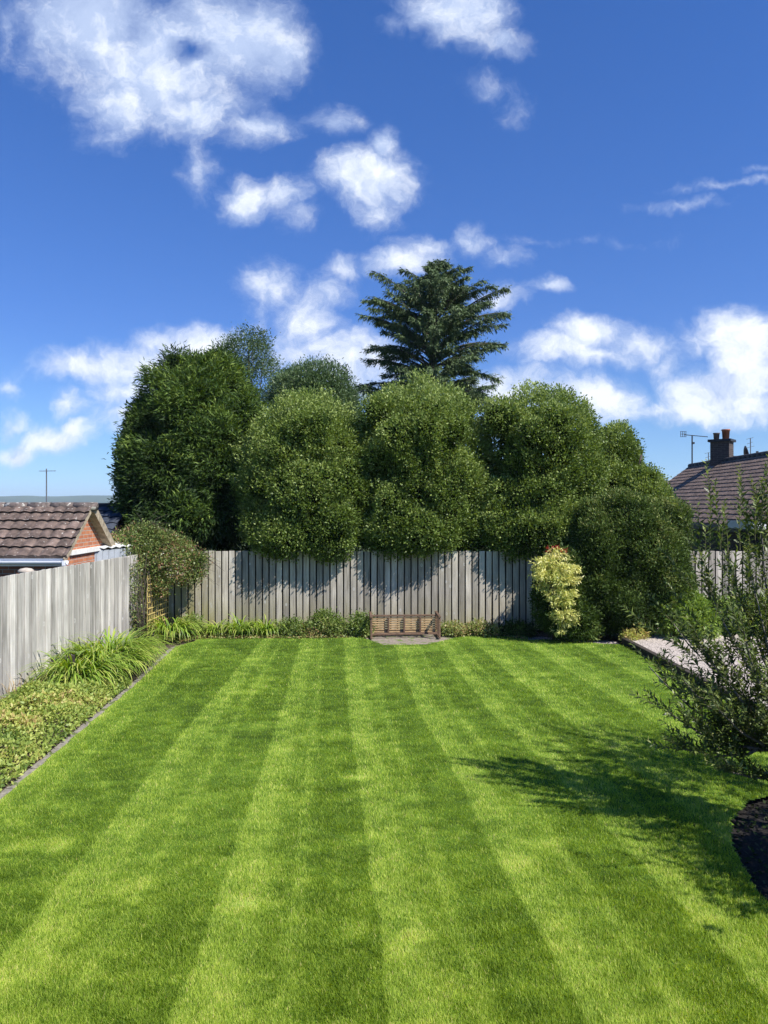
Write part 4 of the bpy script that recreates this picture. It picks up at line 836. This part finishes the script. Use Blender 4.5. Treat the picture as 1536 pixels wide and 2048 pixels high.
# low border plants along the back fence
bg_ = 'low leafy plants along the back fence'
def lowplant(px, py, rx, rz, label, seed, mat='mixed', ncl=330, nm='border_plant', ry=.28, L=.055, Wd=.028, tb=.5):
    tree(nm, label, [P(px, py, rx, rz, 17.3, ry), P(px+rx*.4, py+rz*.4, rx*.7, rz*.6, 17.1, ry*.8), P(px-rx*.4, py+rz*.3, rx*.7, rz*.6, 17.15, ry*.8)], ncl, 9, .05, L, Wd, mat, seed, group=bg_, inn=90, isz=.1, cat='plant', tr=.008, limbs=2, zmin=-.02, bump=.4, bs=4, depth=.6, tb=tb, back=.6, rnd=1.0)
lowplant(385, 1255, 20, 24, 'leafy green plant between the corner daylily and the daylily row', 71, ncl=260)
lowplant(585, 1256, 26, 18, 'low mixed plant right of the daylily row', 72)
lowplant(650, 1246, 36, 22, 'tallest leafy green border plant left of the bench', 73, ncl=520)
lowplant(722, 1250, 26, 22, 'bushy green plant at the left end of the bench', 74, ncl=420)
lowplant(615, 1265, 30, 12, 'yellowish low plant in front of the tall border plant', 75, tb=.8)
lowplant(905, 1258, 26, 9, 'small brownish low plant at the right end of the bench', 76, tb=.8, ncl=240)
lowplant(960, 1256, 32, 9, 'low yellowish plant at the fence foot right of the bench', 77, tb=.7, ncl=260)
lowplant(1035, 1258, 36, 14, 'dark shaded low plant left of the yellow shrub', 78, 'shrub', ncl=300)

# scattered ground litter / small leaves of back bed
rg5 = np.random.RandomState(77)
def litter(name, X, Y, mat, L, Wd, label, cat, z=-.03, h=.06, tb=.6):
    n = len(X); Pp = np.stack([X, Y, z+rg5.rand(n)*h], -1)
    o = leaves(name, Pp, rg5.normal(size=(n, 3))*np.array([1, 1, .3])+np.array([0, 0, .35]), rg5.normal(size=(n, 3))*.6+np.array([0, 0, 1]), L*rg5.uniform(.6, 1.3, n), Wd, tb+.8*(rg5.rand(n)-.5), mat)
    tag(o, label, cat, kind='stuff')
n = 9000; X = rg5.uniform(-4.5, 3.2, n); Y = far_edge(X)+.03+rg5.rand(n)*.95; ok = (Y < 17.7) & ~((X > -.4) & (X < 1.6) & (Y < 17.35)); litter('bed_weeds', X[ok], Y[ok], M['mixed'], .055, .03, 'low weeds and leaf litter in the bed under the back fence', 'weeds', tb=.75)
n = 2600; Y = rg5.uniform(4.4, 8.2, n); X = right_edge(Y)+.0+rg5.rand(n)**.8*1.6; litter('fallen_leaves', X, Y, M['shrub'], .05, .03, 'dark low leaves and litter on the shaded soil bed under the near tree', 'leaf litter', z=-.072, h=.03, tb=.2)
# ground cover in the left bed
n = 36000; Y = rg5.uniform(5.5, 12.6, n); f = rg5.rand(n); X0 = LE(Y)-.12; fx = -5.96+(Y-8)*.0732+.04; X = fx+(X0-fx)*f
hgt = .04+.34*np.sin(np.clip(f*1.05, 0, 1)*math.pi)**.6*(.1+1.5*fbm(np.stack([X, Y, X*0], -1), 2.6, 3)); hgt *= np.clip((12.9-Y)/1.0, .3, 1)
Pp = np.stack([X, Y, hgt*(1-.45*rg5.rand(n)**2)], -1)
big = fbm(Pp+5, 1.7, 3)
o = leaves('ground_cover', Pp, rg5.normal(size=(n, 3))+np.array([.2, -.1, .5]), rg5.normal(size=(n, 3))*.6+np.array([.2, -.1, 1]), .054*rg5.uniform(.5, 1.4, n), .032, .50+.7*(rg5.rand(n)-.5)+1.5*(big-.5), M['cover'])
tag(o, 'low yellow-green ground cover carpeting the near left bed', 'ground cover', kind='stuff')
# fern, post stub, straw stalks by left fence
pb = gnd(143, 1375); pst = empty('post_stub', (pb.x-.02, pb.y, 0), 'short dark timber post stub by the left fence beside the nearest daylily', 'post')
mb = MB(); mb.box((pb.x, pb.y, .28), (.09, .09, .5), Matrix.Rotation(.1, 3, 'Z')); mb.build('post', M['sleeper'], pst, bevel=.008)
def fern(base, label, n, Lf, seed):
    r = empty('fern', tuple(base), label, 'fern'); g = np.random.RandomState(seed); Pn, Dn, Nn_, Ln = [], [], [], []
    for i in range(n):
        a = i*2.4+g.rand(); h = np.array([math.cos(a), math.sin(a), 0]); s_ = np.array([-h[1], h[0], 0]); L = Lf*g.uniform(.7, 1.1)
        for k in range(18):
            s = (k+1)/18; p = np.array(base)+h*L*s*.75+np.array([0, 0, L*(.9*s-.75*s*s)])
            for sg in (-1, 1): Pn.append(p); Dn.append(s_*sg+h*.35+np.array([0, 0, -.1])); Nn_.append(np.array([0, 0, 1.])+h*.2); Ln.append(.13*Lf/.5*(1-s*.85)*min(1, s*4)+.01)
    leaves('frond_set', np.array(Pn), np.array(Dn), np.array(Nn_), np.array(Ln), .028, g.rand(len(Pn)), M['fern'], r)
fern((pb.x-.05, pb.y+.35, .45), 'pale green fern by the left fence above the post stub', 9, .42, 2)
fern((-5.1, 10.6, .2), 'pale fern frond lying in the near left ground cover', 6, .5, 3)
fern((-5.05, 9.3, .2), 'small light fern in the ground cover near the left edge of the view', 6, .4, 4)
strap('dry_grass_tuft', 'tuft of dry straw stalks at the foot of the left fence', (-5.5, 11.2, .1), 50, .45, .006, 12, 'straw', rad=.3, bias=(0, 0), cat='dry grass', stiff=.25)
strap('dry_grass_tuft', 'dry brown stalks beside the post stub at the left fence', (-5.2, 12.0, .05), 60, .42, .007, 13, 'straw', rad=.2, bias=(0, 0), cat='dry grass', stiff=.3)

# ================================================================== NEAR TREE at the right
def near_tree():
    r = empty('narrow_leaf_tree', (3.66, 7.05, 0), 'near loose narrow-leaved tree at the right edge in front of the gravel', 'tree')
    g = np.random.RandomState(17); base = Vector((3.80, 7.1, -.07)); st = MB(); Pn, Dn, Nn_, Ln, Tn = [], [], [], [], []
    tk = [base, Vector((3.78, 7.1, .4)), Vector((3.76, 7.12, .9)), Vector((3.80, 7.15, 1.5)), Vector((3.9, 7.2, 2.3))]
    st.tube(tk, [.046, .042, .038, .03, .015], 9); st.build('trunk', M['bark_pale'], r, True)
    sh_ = MB(); bm_ = MB()
    def shoot(a, d, L, bend, rad=.005, sp=.018, lf=.055, up=.55):
        a = np.array(a); d = np.array(d)/np.linalg.norm(d); n = max(4, int(L/.06)); pts = [a]; dd = d.copy()
        for k in range(n):
            dd = dd+np.array(bend)/n+g.normal(size=3)*.05; dd /= np.linalg.norm(dd); pts.append(pts[-1]+dd*L/n)
        sh_.tube([tuple(p) for p in pts], [rad*(1-.8*k/n) for k in range(n+1)], 4, cap=False)
        m = int(L/sp)
        for j in range(m):
            s = .06+.94*(j+.5)/m; q = s*n; k = min(int(q), n-1); p = pts[k]*(1-(q-k))+pts[k+1]*(q-k); ax = norm(pts[k+1]-pts[k])
            a_ = j*2.4+g.rand()*.8; o1 = norm(np.cross(ax, [.3, .2, 1.0]+g.normal(size=3)*.01)); o2 = np.cross(ax, o1); rd = o1*math.cos(a_)+o2*math.sin(a_)
            Pn.append(p); Dn.append(ax*.75+rd*g.uniform(.5, .95)+g.normal(size=3)*.12); Nn_.append(ax*.8-rd*.4+np.array([0, 0, .5])+g.normal(size=3)*.45); Ln.append(lf*g.uniform(.65, 1.2)*(1-.35*max(0, s-.7)/.3)); Tn.append(.25+.4*g.rand()+.35*(s > .8))
        return pts
    # main limbs from the trunk: (end point) then shoots off them
    def PX(px, py, Y): return np.array(at(px, py, Y+.85))
    limbs = [(PX(1300, 1330, 6.4), .5), (PX(1365, 1500, 6.1), .7), (PX(1330, 1420, 6.0), .6), (PX(1420, 1180, 6.2), 1.0), (PX(1450, 1100, 6.5), 1.2), (PX(1400, 1290, 6.0), .8), (PX(1500, 1150, 6.1), 1.2), (PX(1345, 1245, 6.6), .9), (PX(1440, 1420, 5.8), .6), (PX(1560, 1200, 6.4), 1.2),
             (PX(1480, 1260, 5.7), .9), (PX(1395, 1390, 6.5), .7), (PX(1620, 1250, 6.0), .9), (PX(1540, 1380, 5.7), .5), (PX(1460, 1540, 5.8), .4), (PX(1520, 1020, 6.4), 1.3), (PX(1600, 1080, 6.6), 1.4), (PX(1700, 1180, 6.3), 1.2), (PX(1680, 1340, 6.0), .8), (PX(1415, 1470, 6.3), .6), (PX(1580, 1500, 5.8), .4), (PX(1500, 1450, 6.0), .5), (PX(1470, 1350, 6.2), .6), (PX(1360, 1360, 6.3), .6)]
    for e, zb in limbs:
        s = min(1, max(0, zb/2.4)); a = np.array([3.33-.06*s+(.12*max(0, s-.5)), 6.25+.12*s, .35+zb]); a = np.array([3.77, 7.1, zb*.9+.15])
        n = 6; pts = [a+(e-a)*k/n+np.array([0, 0, -.10*np.linalg.norm(e-a)*math.sin(math.pi*k/n)])+g.normal(size=3)*.012 for k in range(n+1)]
        bm_.tube([tuple(p) for p in pts], [.016*(1-.8*k/n)+.002 for k in range(n+1)], 5, cap=False)
        L0 = np.linalg.norm(e-a)
        for k in range(int(13+L0*12)):
            s = g.uniform(.25, 1); q = s*n; i = min(int(q), n-1); p = pts[i]*(1-(q-i))+pts[i+1]*(q-i); ax = norm(e-a)
            shoot(p, ax*.7+np.array([g.normal()*.6, g.normal()*.6, .35+g.rand()*.7]), g.uniform(.14, .42), (g.normal()*.25, g.normal()*.25, .15), .0034, lf=.074)
        shoot(e, norm(e-a)+np.array([-.1, 0, .25]), g.uniform(.2, .4), (0, 0, .3), .0036, lf=.074)
    # left-reaching sprays and tall upright shoots seen against the roof and the lawn
    for (x0, y0, x1, y1, Y) in [(1425, 1390, 1290, 1340, 6.0), (1420, 1400, 1310, 1375, 6.0), (1420, 1470, 1350, 1405, 6.0), (1440, 1530, 1315, 1470, 6.0), (1440, 1380, 1340, 1270, 6.1), (1370, 1300, 1248, 1215, 6.4), (1390, 1310, 1280, 1240, 6.3), (1400, 1250, 1330, 1170, 6.3), (1440, 1500, 1380, 1400, 5.9),
                                 (1420, 1120, 1417, 918, 6.3), (1440, 1110, 1430, 960, 6.3), (1480, 1100, 1482, 930, 6.2), (1500, 1110, 1492, 955, 6.3), (1520, 1080, 1527, 905, 6.2), (1540, 1090, 1520, 960, 6.4), (1405, 1110, 1360, 990, 6.5), (1400, 1120, 1400, 1010, 6.4), (1455, 1120, 1465, 1000, 6.2), (1395, 1130, 1350, 1030, 6.6), (1550, 1080, 1548, 930, 6.2), (1440, 1100, 1445, 1010, 6.0), (1510, 1080, 1505, 990, 6.0), (1385, 1180, 1330, 1080, 6.5), (1580, 1080, 1590, 900, 6.2)]+[(x_+g.uniform(-30, 30), y_+90, x_, y_, g.uniform(5.9, 6.5)) for x_, y_ in zip(g.uniform(1410, 1560, 45), g.uniform(960, 1420, 45))]:
        a = PX(x0, y0, Y); b = PX(x1, y1, Y-.05); shoot(a, b-a, float(np.linalg.norm(b-a)), (0, 0, .12), .0045, sp=.018, lf=.084)
    # rest of the crown, outside the frame to the right: it throws the lawn shadow
    for k in range(1000):
        c = np.array([5.0, 7.55, 2.2])+np.array([g.normal()*.55, g.normal()*.5, g.normal()*.75])
        if k % 3 == 0: c = np.array([3.85, 5.75, .95])+g.normal(size=3)*np.array([.36, .5, .35])
        if c[0] < c[1]*.545+.06 or c[2] < .4: continue
        shoot(c, (g.normal()*.5, g.normal()*.5, .9), g.uniform(.3, .55), (0, 0, .1), .004, sp=.022, lf=.07)
    for k in range(520):   # dense low growth beyond the right edge of the view, shading the soil bed
        c = np.array([3.72+abs(g.normal())*.35, 5.65+g.normal()*.6, g.uniform(.4, 1.3)])
        if c[0] < c[1]*.545+.06: continue
        shoot(c, (g.normal()*.6, g.normal()*.6, .7), g.uniform(.25, .45), (0, 0, .05), .004, sp=.022, lf=.075)
    bm_.build('limb_set', M['bark_pale'], r, True); sh_.build('twig_set', M['stem_green'], r, True)
    leaves('crown', np.array(Pn), np.array(Dn), np.array(Nn_), np.array(Ln), np.array(Ln)*.32, np.array(Tn), M['willow'], r, mid=.42, droop=.12)
    print('near leaves', len(Pn))
near_tree()
